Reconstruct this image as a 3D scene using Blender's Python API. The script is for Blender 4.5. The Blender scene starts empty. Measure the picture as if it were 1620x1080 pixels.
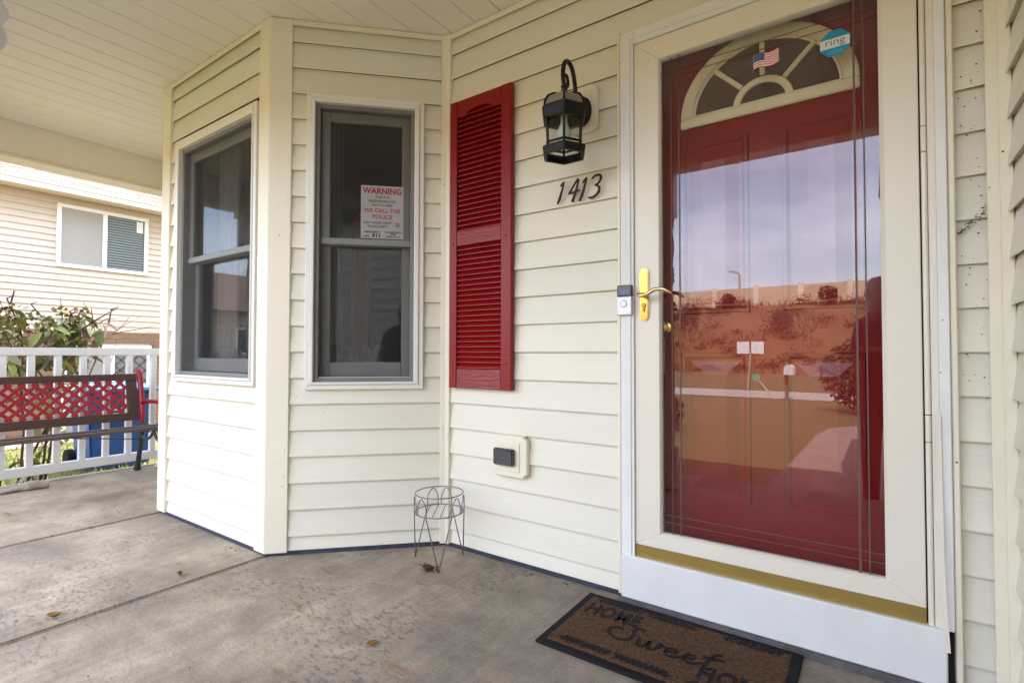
import bpy, bmesh, math, random
from mathutils import Vector, Matrix, noise as mnoise
random.seed(7)
rad = math.radians
sc = bpy.context.scene
# ------------------------------------------------------------------ camera
H = 0.981
yaw, pit, rol = rad(55.10), rad(1.314), rad(0.09)
f0 = Vector((-math.cos(yaw), math.sin(yaw), 0)); r0 = Vector((math.sin(yaw), math.cos(yaw), 0)); u0 = Vector((0, 0, 1))
fv = f0*math.cos(pit)+u0*math.sin(pit); uv = u0*math.cos(pit)-f0*math.sin(pit)
rv = r0*math.cos(rol)+uv*math.sin(rol); uv = uv*math.cos(rol)-r0*math.sin(rol)
cd = bpy.data.cameras.new('camera'); cam = bpy.data.objects.new('camera', cd); sc.collection.objects.link(cam)
cd.sensor_width = 36; cd.lens = 18.007; cd.clip_start = 0.02; cd.clip_end = 1000
cam.matrix_world = Matrix(((rv.x, uv.x, -fv.x, 0), (rv.y, uv.y, -fv.y, 0), (rv.z, uv.z, -fv.z, H), (0, 0, 0, 1)))
sc.camera = cam
# ------------------------------------------------------------------ world, sun, exposure
SUN_EL, SUN_AZ = rad(57), math.atan2(0.985, 0.17)      # towards +y (behind the house), a little +x
world = bpy.data.worlds.new('World'); sc.world = world; world.use_nodes = True
wn, wl = world.node_tree.nodes, world.node_tree.links
bg = wn['Background']; bg.inputs['Strength'].default_value = 0.15
sky = wn.new('ShaderNodeTexSky'); sky.sky_type = 'NISHITA'; sky.sun_disc = False
sky.sun_elevation = SUN_EL; sky.sun_rotation = math.pi/2-SUN_AZ
tc = wn.new('ShaderNodeTexCoord'); mp = wn.new('ShaderNodeMapping'); mp.inputs['Scale'].default_value = (1.6, 1.6, 4.5)
nz = wn.new('ShaderNodeTexNoise'); nz.inputs['Scale'].default_value = 1.7; nz.inputs['Detail'].default_value = 7; nz.inputs['Roughness'].default_value = .58
cr = wn.new('ShaderNodeValToRGB'); cr.color_ramp.elements[0].position = .36; cr.color_ramp.elements[1].position = .74
cr.color_ramp.elements[0].color = (.15, .15, .15, 1); cr.color_ramp.elements[1].color = (.8, .8, .8, 1)
mx = wn.new('ShaderNodeMixRGB'); mx.inputs['Color2'].default_value = (8.6, 8.75, 9.6, 1)
wl.new(tc.outputs['Generated'], mp.inputs['Vector']); wl.new(mp.outputs['Vector'], nz.inputs['Vector'])
wl.new(nz.outputs['Fac'], cr.inputs['Fac']); wl.new(cr.outputs['Color'], mx.inputs['Fac'])
wl.new(sky.outputs['Color'], mx.inputs['Color1']); wl.new(mx.outputs['Color'], bg.inputs['Color'])
sd = bpy.data.lights.new('sun', 'SUN'); sd.energy = 3.9; sd.angle = rad(.5); sd.color = (1, .95, .86)
so = bpy.data.objects.new('sun', sd); sc.collection.objects.link(so)
sdir = Vector((math.cos(SUN_AZ)*math.cos(SUN_EL), math.sin(SUN_AZ)*math.cos(SUN_EL), math.sin(SUN_EL)))
so.rotation_euler = sdir.to_track_quat('Z', 'Y').to_euler(); so.location = (3, 10, 15)
sc.view_settings.view_transform = 'Standard'; sc.view_settings.look = 'None'
sc.view_settings.exposure = 2.53; sc.view_settings.gamma = 1; sc.view_settings.use_curve_mapping = False
sc.render.engine = 'CYCLES'; sc.cycles.max_bounces = 10; sc.cycles.transparent_max_bounces = 16; sc.cycles.glossy_bounces = 5
sc.cycles.diffuse_bounces = 6; sc.cycles.use_denoising = True; sc.cycles.caustics_reflective = False; sc.cycles.caustics_refractive = False

# ------------------------------------------------------------------ materials
MATS = {}
def pm(name, col, rough=.6, col2=None, nscale=6, nfac=.5, bump=0, bscale=60, rand=0, **kw):
    m = pm_(name, col, rough, col2, nscale, nfac, bump, bscale, **kw) if name not in MATS else MATS[name]
    if rand and not m.get('rand'):
        m['rand'] = 1; n, l = m.node_tree.nodes, m.node_tree.links; p = n['Principled BSDF']; src = p.inputs['Base Color'].links[0].from_socket
        oi = n.new('ShaderNodeObjectInfo'); ma = n.new('ShaderNodeMath'); ma.operation = 'MULTIPLY_ADD'; ma.inputs[1].default_value = rand; ma.inputs[2].default_value = 1-rand
        l.new(oi.outputs['Random'], ma.inputs[0]); hv = n.new('ShaderNodeHueSaturation'); l.new(ma.outputs[0], hv.inputs['Value']); l.new(src, hv.inputs['Color']); l.new(hv.outputs['Color'], p.inputs['Base Color'])
    return m
def pm_(name, col, rough=.6, col2=None, nscale=6, nfac=.5, bump=0, bscale=60, metal=0, spec=.5, specks=None, stretch=None, ndet=5, coat=0):
    if name in MATS: return MATS[name]
    m = bpy.data.materials.new(name); m.use_nodes = True; n, l = m.node_tree.nodes, m.node_tree.links
    p = n['Principled BSDF']; p.inputs['Roughness'].default_value = rough; p.inputs['Metallic'].default_value = metal
    p.inputs['Specular IOR Level'].default_value = spec; p.inputs['Coat Weight'].default_value = coat
    p.inputs['Base Color'].default_value = (*col, 1)
    t = n.new('ShaderNodeTexCoord'); vec = t.outputs['Object']
    if stretch:
        mpp = n.new('ShaderNodeMapping'); mpp.inputs['Scale'].default_value = stretch; l.new(vec, mpp.inputs['Vector']); vec2 = mpp.outputs['Vector']
    else: vec2 = vec
    out = None
    if col2 is not None:
        a = n.new('ShaderNodeTexNoise'); a.inputs['Scale'].default_value = nscale; a.inputs['Detail'].default_value = ndet; a.inputs['Roughness'].default_value = .6
        l.new(vec2, a.inputs['Vector'])
        r = n.new('ShaderNodeValToRGB'); r.color_ramp.elements[0].position = .5-nfac/2+.02; r.color_ramp.elements[1].position = .5+nfac/2
        r.color_ramp.elements[0].color = (*col, 1); r.color_ramp.elements[1].color = (*col2, 1)
        l.new(a.outputs['Fac'], r.inputs['Fac']); out = r.outputs['Color']
    if specks:
        scol, sscale, thr, mlo = specks
        v = n.new('ShaderNodeTexVoronoi'); v.inputs['Scale'].default_value = sscale; l.new(vec, v.inputs['Vector'])
        lt = n.new('ShaderNodeMath'); lt.operation = 'LESS_THAN'; lt.inputs[1].default_value = thr; l.new(v.outputs['Distance'], lt.inputs[0])
        a2 = n.new('ShaderNodeTexNoise'); a2.inputs['Scale'].default_value = 2.3; a2.inputs['Detail'].default_value = 3; l.new(vec, a2.inputs['Vector'])
        gt = n.new('ShaderNodeMath'); gt.operation = 'GREATER_THAN'; gt.inputs[1].default_value = mlo; l.new(a2.outputs['Fac'], gt.inputs[0])
        mu = n.new('ShaderNodeMath'); mu.operation = 'MULTIPLY'; l.new(lt.outputs[0], mu.inputs[0]); l.new(gt.outputs[0], mu.inputs[1])
        mix = n.new('ShaderNodeMixRGB'); mix.inputs['Color2'].default_value = (*scol, 1); l.new(mu.outputs[0], mix.inputs['Fac'])
        if out is not None: l.new(out, mix.inputs['Color1'])
        else: mix.inputs['Color1'].default_value = (*col, 1)
        out = mix.outputs['Color']
    if out is not None: l.new(out, p.inputs['Base Color'])
    if bump:
        b = n.new('ShaderNodeTexNoise'); b.inputs['Scale'].default_value = bscale; b.inputs['Detail'].default_value = 4; l.new(vec2, b.inputs['Vector'])
        bp = n.new('ShaderNodeBump'); bp.inputs['Strength'].default_value = bump; bp.inputs['Distance'].default_value = .01
        l.new(b.outputs['Fac'], bp.inputs['Height']); l.new(bp.outputs['Normal'], p.inputs['Normal'])
    MATS[name] = m; return m
def glass(name, base, tint=(1, 1, 1), graz=.6, rough=.0):
    m = bpy.data.materials.new(name); m.use_nodes = True; n, l = m.node_tree.nodes, m.node_tree.links
    n.remove(n['Principled BSDF']); o = n['Material Output']
    tr = n.new('ShaderNodeBsdfTransparent'); tr.inputs['Color'].default_value = (*tint, 1)
    g = n.new('ShaderNodeBsdfGlossy'); g.inputs['Roughness'].default_value = rough
    lw = n.new('ShaderNodeLayerWeight'); lw.inputs['Blend'].default_value = .5
    pw = n.new('ShaderNodeMath'); pw.operation = 'POWER'; pw.inputs[1].default_value = 4; l.new(lw.outputs['Facing'], pw.inputs[0])
    ma = n.new('ShaderNodeMath'); ma.operation = 'MULTIPLY_ADD'; ma.inputs[1].default_value = graz; ma.inputs[2].default_value = base; l.new(pw.outputs[0], ma.inputs[0])
    mi = n.new('ShaderNodeMixShader'); l.new(ma.outputs[0], mi.inputs[0]); l.new(tr.outputs[0], mi.inputs[1]); l.new(g.outputs[0], mi.inputs[2])
    l.new(mi.outputs[0], o.inputs['Surface']); return m
def meshscreen(name, fac, col):
    m = bpy.data.materials.new(name); m.use_nodes = True; n, l = m.node_tree.nodes, m.node_tree.links
    n.remove(n['Principled BSDF']); o = n['Material Output']
    tr = n.new('ShaderNodeBsdfTransparent'); d = n.new('ShaderNodeBsdfDiffuse'); d.inputs['Color'].default_value = (*col, 1)
    mi = n.new('ShaderNodeMixShader'); mi.inputs[0].default_value = fac; l.new(tr.outputs[0], mi.inputs[1]); l.new(d.outputs[0], mi.inputs[2])
    l.new(mi.outputs[0], o.inputs['Surface']); return m

SID = pm('cream_vinyl', (.77, .74, .64), .5, (.73, .70, .59), .9, .5, .10, 7, specks=((.09, .07, .05), 24, .05, .60), stretch=(2, 2, 22), rand=.055)
TRIM = pm('cream_trim', (.80, .75, .62), .4, (.76, .71, .57), 2, .5, specks=((.07, .06, .05), 24, .07, .60))
SOFF = pm('soffit_vinyl', (.82, .785, .72), .55, (.78, .745, .675), 1.1, .5, .03, 40, specks=((.08, .07, .06), 30, .05, .63))
BEAM = pm('beam_metal', (.80, .74, .64), .5, (.76, .70, .60), 1.5, .5)
WHITE = pm('white_paint', (.80, .80, .79), .45, (.70, .70, .69), 3.2, .45, .08, 25, specks=((.28, .26, .25), 17, .05, .58))
WVINYL = pm('white_vinyl', (.78, .77, .74), .4, (.72, .71, .67), 3, .5)
STORM = pm('almond_enamel', (.765, .72, .63), .32, (.745, .70, .60), 2, .5, .015, 140)
SASH = pm('shaded_white_sash', (.195, .195, .188), .5, (.15, .152, .147), 6, .6)  # white window frames; their shade behind the screen is put into the grey
DARK = pm('dark_gap', (.012, .012, .014), .8)
RED = pm('red_door_paint', (.20, .0002, .003), .17, (.175, .0002, .0025), 2, .5, .05, 190, spec=.28)
SHUT = pm('red_shutter_paint', (.25, .002, .004), .36, (.20, .0025, .0035), 5, .6, .14, 30, stretch=(1, 1, 6), spec=.35)
BRASS = pm('brass', (.62, .40, .10), .22, (.52, .32, .08), 30, .5, metal=1)
SWEEP = pm('brass_sweep', (.44, .31, .09), .42, (.36, .25, .07), 40, .5, metal=.7, stretch=(.3, 1, 6))
FANF = pm('fanlight_cream', (.70, .63, .42), .4, (.64, .57, .37), 5, .5, .03, 50)
FANG = pm('fanlight_pane', (.085, .042, .024), .12, (.06, .03, .018), 3, .5)
BLACK = pm('black_metal', (.008, .008, .009), .45, (.014, .014, .014), 40, .5, .08, 120, spec=.22)
BROWN = pm('dark_bronze', (.026, .015, .010), .5, (.036, .02, .013), 40, .5, spec=.2)
CONC2 = pm('walk_concrete', (.30, .22, .17), .85, (.22, .165, .13), 3, .6, .1, 60)
GREYIRON = pm('galvanised_wire', (.30, .31, .33), .4, (.20, .20, .21), 60, .6, metal=.7)
RUBBER = pm('black_rubber', (.009, .009, .011), .7, (.014, .014, .016), 30, .6, .15, 120, spec=.12)
IRON = pm('black_cast_iron', (.018, .022, .02), .5, (.03, .03, .028), 30, .5, .15, 60)
REDIRON = pm('red_cast_iron', (.30, .003, .016), .35, (.25, .003, .013), 12, .5, .08, 60)
SLAT = pm('worn_dark_wood', (.075, .028, .018), .55, (.028, .014, .011), 9, .7, .25, 40, stretch=(6, .7, 6))
SLAT2 = pm('weathered_seat_wood', (.12, .085, .07), .6, (.05, .032, .026), 9, .7, .25, 40, stretch=(6, .7, 6))
RAILW = pm('white_railing', (.76, .77, .78), .4, (.70, .71, .72), 5, .5)
BIN = pm('blue_plastic', (.010, .060, .235), .42, (.008, .05, .20), 4, .5, .04, 80)
PRINT = pm('white_print', (.75, .77, .8), .5)
SGLASS = glass('storm_glass', .058)
WGLASS = glass('window_glass', .040, (.80, .82, .84), .5)
LGLASS = glass('lantern_glass', .05, (.93, .95, .95), .4)
SCREEN = meshscreen('insect_mesh', .09, (.10, .105, .11))
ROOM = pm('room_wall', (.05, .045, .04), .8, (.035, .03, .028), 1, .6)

# ------------------------------------------------------------------ mesh helper
def root_loc(o):
    v = Vector((0, 0, 0))
    while o is not None:
        v += Vector(o.location); o = o.parent
    return v
class MB:
    def __init__(s, xf=None): s.v = []; s.f = []; s.xf = xf
    def add(s, vs, fs):
        b = len(s.v)
        s.v += [Vector(s.xf(*p)) if s.xf else Vector(p) for p in vs]; s.f += [[b+i for i in q] for q in fs]; return s
    def box(s, x0, x1, y0, y1, z0, z1):
        x0, x1 = min(x0, x1), max(x0, x1); y0, y1 = min(y0, y1), max(y0, y1); z0, z1 = min(z0, z1), max(z0, z1)
        return s.add([(x, y, z) for z in (z0, z1) for y in (y0, y1) for x in (x0, x1)],
                     [(0, 2, 3, 1), (4, 5, 7, 6), (0, 1, 5, 4), (2, 6, 7, 3), (0, 4, 6, 2), (1, 3, 7, 5)])
    def prism(s, prof, fn0, fn1):
        n = len(prof); a = [fn0(*p) for p in prof]; b = [fn1(*p) for p in prof]
        return s.add(a+b, [tuple(range(n))[::-1], tuple(range(n, 2*n))]+[(i, (i+1) % n, n+(i+1) % n, n+i) for i in range(n)])
    def tube(s, pts, r, n=8, cap=True, flat=None):
        pts = [Vector(p) for p in pts]; rr = r if isinstance(r, (list, tuple)) else [r]*len(pts)
        rings = []; nrm = None
        for i, p in enumerate(pts):
            d = (pts[min(i+1, len(pts)-1)]-pts[max(i-1, 0)]).normalized()
            if nrm is None:
                nrm = d.orthogonal().normalized()
            nrm = (nrm-d*nrm.dot(d)).normalized(); bn = d.cross(nrm)
            rings.append([p+(nrm*math.cos(2*math.pi*k/n)+bn*math.sin(2*math.pi*k/n))*rr[i] for k in range(n)])
        vs = [q for ring in rings for q in ring]; fs = []
        for i in range(len(pts)-1):
            for k in range(n): fs.append((i*n+k, i*n+(k+1) % n, (i+1)*n+(k+1) % n, (i+1)*n+k))
        if cap: fs += [tuple(range(n))[::-1], tuple(range((len(pts)-1)*n, len(pts)*n))]
        return s.add(vs, fs)
    def loop(s, pts, r, n=6):
        pts = [Vector(p) for p in pts]; N = len(pts); vs = []
        for i, p in enumerate(pts):
            d = (pts[(i+1) % N]-pts[i-1]).normalized(); a = d.cross(Vector((0, 0, 1)))
            a = a.normalized() if a.length > 1e-5 else d.orthogonal().normalized(); b = d.cross(a)
            vs += [p+(a*math.cos(2*math.pi*k/n)+b*math.sin(2*math.pi*k/n))*r for k in range(n)]
        return s.add(vs, [(i*n+k, i*n+(k+1) % n, ((i+1) % N)*n+(k+1) % n, ((i+1) % N)*n+k) for i in range(N) for k in range(n)])
    def lathe(s, prof, c=(0, 0), n=24):
        vs = [(c[0]+r*math.cos(2*math.pi*k/n), c[1]+r*math.sin(2*math.pi*k/n), z) for r, z in prof for k in range(n)]
        fs = [(i*n+k, i*n+(k+1) % n, (i+1)*n+(k+1) % n, (i+1)*n+k) for i in range(len(prof)-1) for k in range(n)]
        fs += [tuple(range(n))[::-1], tuple(range((len(prof)-1)*n, len(prof)*n))]
        return s.add(vs, fs)
    def build(s, name, mat, parent=None, bevel=0, smooth=False, kind=None, label=None, segs=1):
        off = root_loc(parent)
        me = bpy.data.meshes.new(name); me.from_pydata([tuple(v-off) for v in s.v], [], s.f); me.update()
        bm = bmesh.new(); bm.from_mesh(me)
        bmesh.ops.recalc_face_normals(bm, faces=bm.faces)
        if bevel:
            bmesh.ops.bevel(bm, geom=[e for e in bm.edges if e.calc_face_angle(0) > .5], offset=bevel, segments=segs, affect='EDGES', clamp_overlap=True)
        bm.to_mesh(me); bm.free()
        if smooth:
            for p in me.polygons: p.use_smooth = True
            if smooth is not True: me.set_sharp_from_angle(angle=smooth)
        me.materials.append(mat)
        o = bpy.data.objects.new(name, me); sc.collection.objects.link(o)
        if parent: o.parent = parent
        if kind: o['kind'] = kind
        if label: o['label'] = label
        return o
def thing(name, label, cat, loc=(0, 0, 0), group=None):
    o = bpy.data.objects.new(name, None); sc.collection.objects.link(o); o.location = loc; o.empty_display_size = .1
    o['label'] = label; o['category'] = cat
    if group: o['group'] = group
    return o
def tag(o, label, cat, group=None):
    o['label'] = label; o['category'] = cat
    if group: o['group'] = group
    return o
def struct(o): o['kind'] = 'structure'; return o
def sub(mesh_src, name, parent, M):
    o = bpy.data.objects.new(name, mesh_src); sc.collection.objects.link(o); o.parent = parent; o.matrix_local = M; return o
def frame(P, t, n):
    P, t, n = Vector(P), Vector(t), Vector(n)
    return lambda a, d, z: (P.x+t.x*a+n.x*d, P.y+t.y*a+n.y*d, P.z+z)
def textmesh(mb, txt, size, place, depth=.0006, bold=0, shear=0, align='CENTER', width=None, sp=1.0):
    cu = bpy.data.curves.new('lettering', 'FONT'); cu.body = txt; cu.size = size; cu.align_x = align; cu.extrude = 0; cu.offset = bold; cu.shear = shear; cu.resolution_u = 3; cu.space_character = sp
    ob = bpy.data.objects.new('lettering', cu); sc.collection.objects.link(ob)
    dg = bpy.context.evaluated_depsgraph_get(); me = bpy.data.meshes.new_from_object(ob.evaluated_get(dg))
    xs = [v.co.x for v in me.vertices]; w = (max(xs)-min(xs)) if xs else 1; k = (width/w) if width else 1
    bm = bmesh.new(); bm.from_mesh(me); bmesh.ops.remove_doubles(bm, verts=bm.verts, dist=1e-6)
    r = bmesh.ops.extrude_face_region(bm, geom=bm.faces[:])
    for g in r['geom']:
        if isinstance(g, bmesh.types.BMVert): g.co.z += depth
    bm.verts.index_update()
    mb.add([place(v.co.x*k, v.co.y, v.co.z) for v in bm.verts], [[v.index for v in f.verts] for f in bm.faces])
    bm.free(); bpy.data.objects.remove(ob); bpy.data.curves.remove(cu); bpy.data.meshes.remove(me)
def catmull(P, n=6):
    P = [Vector(p) for p in P]; out = []
    for i in range(len(P)-1):
        a, b, c, d = P[max(i-1, 0)], P[i], P[i+1], P[min(i+2, len(P)-1)]
        for k in range(n):
            t = k/n; out.append(.5*((2*b)+(c-a)*t+(2*a-5*b+4*c-d)*t*t+(3*b-a-3*c+d)*t**3))
    out.append(P[-1]); return out
def ribbon(mb, pts, ws, place, depth):
    """flat brush stroke (u,v) with width ws, extruded by depth"""
    pts = [Vector((p[0], p[1])) for p in pts]; N = len(pts); L, R = [], []
    for i, p in enumerate(pts):
        d = (pts[min(i+1, N-1)]-pts[max(i-1, 0)]).normalized(); nn = Vector((-d.y, d.x)); w = ws[i] if isinstance(ws, (list, tuple)) else ws
        L.append(p+nn*w/2); R.append(p-nn*w/2)
    vs = []
    for h in (0, depth):
        vs += [place(q.x, q.y, h) for q in L]+[place(q.x, q.y, h) for q in R]
    fs = []
    for i in range(N-1):
        fs += [(2*N+i, 2*N+i+1, 3*N+i+1, 3*N+i), (i, N+i, N+i+1, i+1), (i, i+1, 2*N+i+1, 2*N+i), (N+i, 3*N+i, 3*N+i+1, N+i+1)]
    fs += [(0, 2*N, 3*N, N), (N-1, 2*N-1, 4*N-1, 3*N-1)]
    mb.add(vs, fs)
def lerpw(ws, n):
    out = []
    for i in range(n):
        t = i/(n-1)*(len(ws)-1); k = min(int(t), len(ws)-2); out.append(ws[k]+(ws[k+1]-ws[k])*(t-k))
    return out
W = 1.97
def pp(x, z, c):      # a point measured on the siding plane, moved onto plane y=c along its sight line
    k = c/W; return (x*k, (z-H)*k+H)

# ------------------------------------------------------------------ ground, walk, street, embankment
GZ = -.25
def lawn_mat():
    m = pm('lawn_grass', (.085, .085, .020), .9, (.16, .115, .04), .35, .7, .8, 24, ndet=8); return m
LAWN = lawn_mat()
mb = MB(); mb.add([(-220, -30, GZ), (220, -30, GZ), (220, 160, GZ), (-220, 160, GZ)], [(0, 1, 2, 3)])
struct(mb.build('lawn', LAWN))
BANK = pm('embankment_growth', (.12, .048, .013), .95, (.21, .105, .036), .5, .7, 1.0, 6, ndet=8)
mb = MB(); nx, ny = 90, 24
for j in range(ny+1):
    for i in range(nx+1):
        x = -110+i*2.2; t = j/ny; y = -29.5-t*15.6
        z = GZ+(5.36)*(3*t*t-2*t**3)*(1 if j < ny else 1)+mnoise.noise(Vector((x*.35, y*.5, 0)))*.35*math.sin(math.pi*t)
        mb.v.append(Vector((x, y, z-.01 if j == 0 else z)))
for j in range(ny):
    for i in range(nx): a = j*(nx+1)+i; mb.f.append([a, a+1, a+nx+2, a+nx+1])
struct(mb.build('embankment', BANK, smooth=True))
mb = MB(); mb.add([(-220, -240, 5.1), (220, -240, 5.1), (220, -45.05, 5.1), (-220, -45.05, 5.1)], [(0, 1, 2, 3)])
struct(mb.build('upper_ground', BANK))
ROADM = pm('road_concrete', (.42, .39, .35), .85, (.34, .31, .28), .8, .6, .1, 30)
mb = MB(); mb.add([(-150, -14.6, GZ+.012), (150, -14.6, GZ+.012), (150, -11.6, GZ+.012), (-150, -11.6, GZ+.012)], [(0, 1, 2, 3)])
struct(mb.build('road', ROADM))
mb = MB()
edge = [(-.80, -.35), (-.80, -1), (-.74, -2), (-.70, -3.4), (-.66, -4.8), (-.56, -5.6), (-.30, -6.1), (.05, -6.4), (6, -6.6), (6, -2.6), (.31, -2.6), (.31, -.35)]
mb.prism(edge, lambda a, b: (a, b, GZ-.05), lambda a, b: (a, b, GZ+.05))
struct(mb.build('walkway', CONC2, bevel=.015))
mb = MB(); mb.add([(-9.98, -3, GZ+.01), (-8.9, -3, GZ+.01), (-8.9, 14, GZ+.01), (-9.98, 14, GZ+.01)], [(0, 1, 2, 3)])
struct(mb.build('side_path', pm('pale_gravel', (.27, .23, .20), .9, (.20, .17, .15), 4, .6, .4, 40)))

# grass tufts seen through the railing
GRASS = pm('grass_blades', (.10, .18, .025), .7, (.22, .21, .06), 1.4, .6)
mb = MB()
for i in range(9000):
    x = random.uniform(-8.95, -5.3); y = random.uniform(.6, 3.4)
    dry = mnoise.noise(Vector((x*1.1, y*1.1, 3)))
    if dry < -.12 and random.random() < .75: continue
    h = random.uniform(.03, .085); a = random.uniform(0, 6.28); w = .006; b = random.uniform(-.04, .04); c = random.uniform(-.04, .04)
    k = len(mb.v); mb.v += [Vector((x-w*math.cos(a), y-w*math.sin(a), GZ)), Vector((x+w*math.cos(a), y+w*math.sin(a), GZ)), Vector((x+b, y+c, GZ+h))]; mb.f.append([k, k+1, k+2])
o = mb.build('grass', GRASS); o['kind'] = 'stuff'

# ------------------------------------------------------------------ porch floor: three poured slabs
def concrete():
    m = bpy.data.materials.new('porch_concrete'); m.use_nodes = True; n, l = m.node_tree.nodes, m.node_tree.links; p = n['Principled BSDF']
    p.inputs['Roughness'].default_value = .72; p.inputs['Specular IOR Level'].default_value = .35
    t = n.new('ShaderNodeTexCoord')
    def mapping(s, loc=(0, 0, 0), rot=0):
        q = n.new('ShaderNodeMapping'); q.inputs['Scale'].default_value = s; q.inputs['Location'].default_value = loc; q.inputs['Rotation'].default_value = (0, 0, rot); l.new(t.outputs['Object'], q.inputs['Vector']); return q.outputs['Vector']
    def noise(v, s, d=5, r=.6):
        q = n.new('ShaderNodeTexNoise'); q.inputs['Scale'].default_value = s; q.inputs['Detail'].default_value = d; q.inputs['Roughness'].default_value = r; l.new(v, q.inputs['Vector']); return q.outputs['Fac']
    def ramp(f, a, b, ca=(0, 0, 0), cb=(1, 1, 1)):
        q = n.new('ShaderNodeValToRGB'); q.color_ramp.elements[0].position = a; q.color_ramp.elements[1].position = b
        q.color_ramp.elements[0].color = (*ca, 1); q.color_ramp.elements[1].color = (*cb, 1); l.new(f, q.inputs['Fac']); return q.outputs['Color']
    def mix(f, a, b, mode='MIX'):
        q = n.new('ShaderNodeMixRGB'); q.blend_type = mode
        if isinstance(f, (int, float)): q.inputs['Fac'].default_value = f
        else: l.new(f, q.inputs['Fac'])
        for k, c in (('Color1', a), ('Color2', b)):
            if isinstance(c, tuple): q.inputs[k].default_value = (*c, 1)
            else: l.new(c, q.inputs[k])
        return q.outputs['Color']
    def math2(op, a, b):
        q = n.new('ShaderNodeMath'); q.operation = op
        for i, c in enumerate((a, b)):
            if isinstance(c, (int, float)): q.inputs[i].default_value = c
            else: l.new(c, q.inputs[i])
        return q.outputs[0]
    o1 = mapping((1, 1, 1))
    base = ramp(noise(o1, 1.6, 7, .62), .34, .66, (.248, .200, .148), (.55, .455, .345))
    # damp darker zone towards the door side
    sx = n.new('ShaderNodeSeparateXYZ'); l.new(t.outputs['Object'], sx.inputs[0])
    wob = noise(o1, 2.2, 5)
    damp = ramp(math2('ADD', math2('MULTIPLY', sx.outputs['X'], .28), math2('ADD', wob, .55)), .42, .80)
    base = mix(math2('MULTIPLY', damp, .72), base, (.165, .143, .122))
    # broom streaks running towards the house wall
    st = noise(mapping((42, 1.6, 1), rot=.25), 1, 5, .65)
    base = mix(.38, base, ramp(st, .28, .74, (.33, .33, .33), (.66, .66, .66)), 'OVERLAY')
    fine = noise(o1, 120, 3, .7)
    base = mix(.5, base, ramp(fine, .3, .7, (.3, .3, .3), (.7, .7, .7)), 'OVERLAY')
    # tracked grey flecks, in patches
    fl = ramp(noise(mapping((30, 66, 1), rot=.75), 1, 2.5, .55), .535, .60)
    patch = ramp(noise(mapping((1, 1, 1), (4.3, 1.7, 0)), 1.9, 4, .6), .47, .62)
    big = ramp(noise(mapping((1, 1.3, 1), (1.1, 8.2, 0)), 1.15, 6, .68), .44, .64); base = mix(math2('MULTIPLY', big, .5), base, (.150, .124, .100))
    med = noise(o1, 14, 5, .7); base = mix(.45, base, ramp(med, .3, .7, (.34, .34, .34), (.66, .66, .66)), 'OVERLAY')
    crk = n.new('ShaderNodeTexVoronoi'); crk.feature = 'DISTANCE_TO_EDGE'; crk.inputs['Scale'].default_value = .9
    cw = n.new('ShaderNodeMixRGB'); cw.inputs['Fac'].default_value = .12; l.new(o1, cw.inputs['Color1'])
    cnz = n.new('ShaderNodeTexNoise'); cnz.inputs['Scale'].default_value = 3; cnz.inputs['Detail'].default_value = 6; l.new(o1, cnz.inputs['Vector']); l.new(cnz.outputs['Color'], cw.inputs['Color2']); l.new(cw.outputs['Color'], crk.inputs['Vector'])
    ck = ramp(crk.outputs['Distance'], .0008, .0022, (1, 1, 1), (0, 0, 0)); base = mix(math2('MULTIPLY', ck, .14), base, (.08, .07, .06))
    base = mix(math2('MULTIPLY', math2('MULTIPLY', fl, patch), .52), base, (.105, .090, .075))
    vo2 = n.new('ShaderNodeTexVoronoi'); vo2.inputs['Scale'].default_value = 7; l.new(o1, vo2.inputs['Vector'])
    sp = ramp(vo2.outputs['Distance'], .035, .06, (1, 1, 1), (0, 0, 0)); base = mix(math2('MULTIPLY', sp, .55), base, (.06, .045, .035))
    # rust and leaf tannin streaks
    rs = ramp(noise(mapping((3.2, 13, 1), (2, 5, 0), .35), 1, 3, .5), .655, .73); base = mix(math2('MULTIPLY', rs, .6), base, (.22, .115, .045))
    ps = ramp(noise(mapping((1, 1, 1), (9, 2, 0)), 2.7, 4, .6), .64, .78); base = mix(math2('MULTIPLY', ps, .35), base, (.42, .39, .35))
    l.new(base, p.inputs['Base Color'])
    l.new(ramp(noise(o1, 3.4, 4), .3, .7, (.58, .58, .58), (.85, .85, .85)), p.inputs['Roughness'])
    b1 = n.new('ShaderNodeBump'); b1.inputs['Strength'].default_value = .35; b1.inputs['Distance'].default_value = .004
    hsum = math2('ADD', math2('MULTIPLY', st, .6), math2('ADD', math2('MULTIPLY', fine, .8), math2('MULTIPLY', fl, -.25)))
    l.new(hsum, b1.inputs['Height']); l.new(b1.outputs['Normal'], p.inputs['Normal'])
    return m
CONC = concrete()
fl = bpy.data.objects.new('porch_floor', None); sc.collection.objects.link(fl); struct(fl)
for x0, x1 in ((-2.394, .312), (-3.586, -2.410), (-5.14, -3.602)):
    MB().box(x0, x1, -.32, 2.0, -.24, 0).build('slab', CONC, fl, bevel=.009, segs=3)
struct(MB().box(-5.12, .31, -.30, 1.98, -.26, -.02).build('floor_base', pm('joint_dirt', (.018, .015, .012), .9)))
MB().box(-5.175, -5.142, -.32, 1.98, -.25, .012).build('edge_strip', pm('edge_trim', (.52, .49, .44), .6, (.44, .41, .37), 3, .6), fl, bevel=.004)

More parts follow.
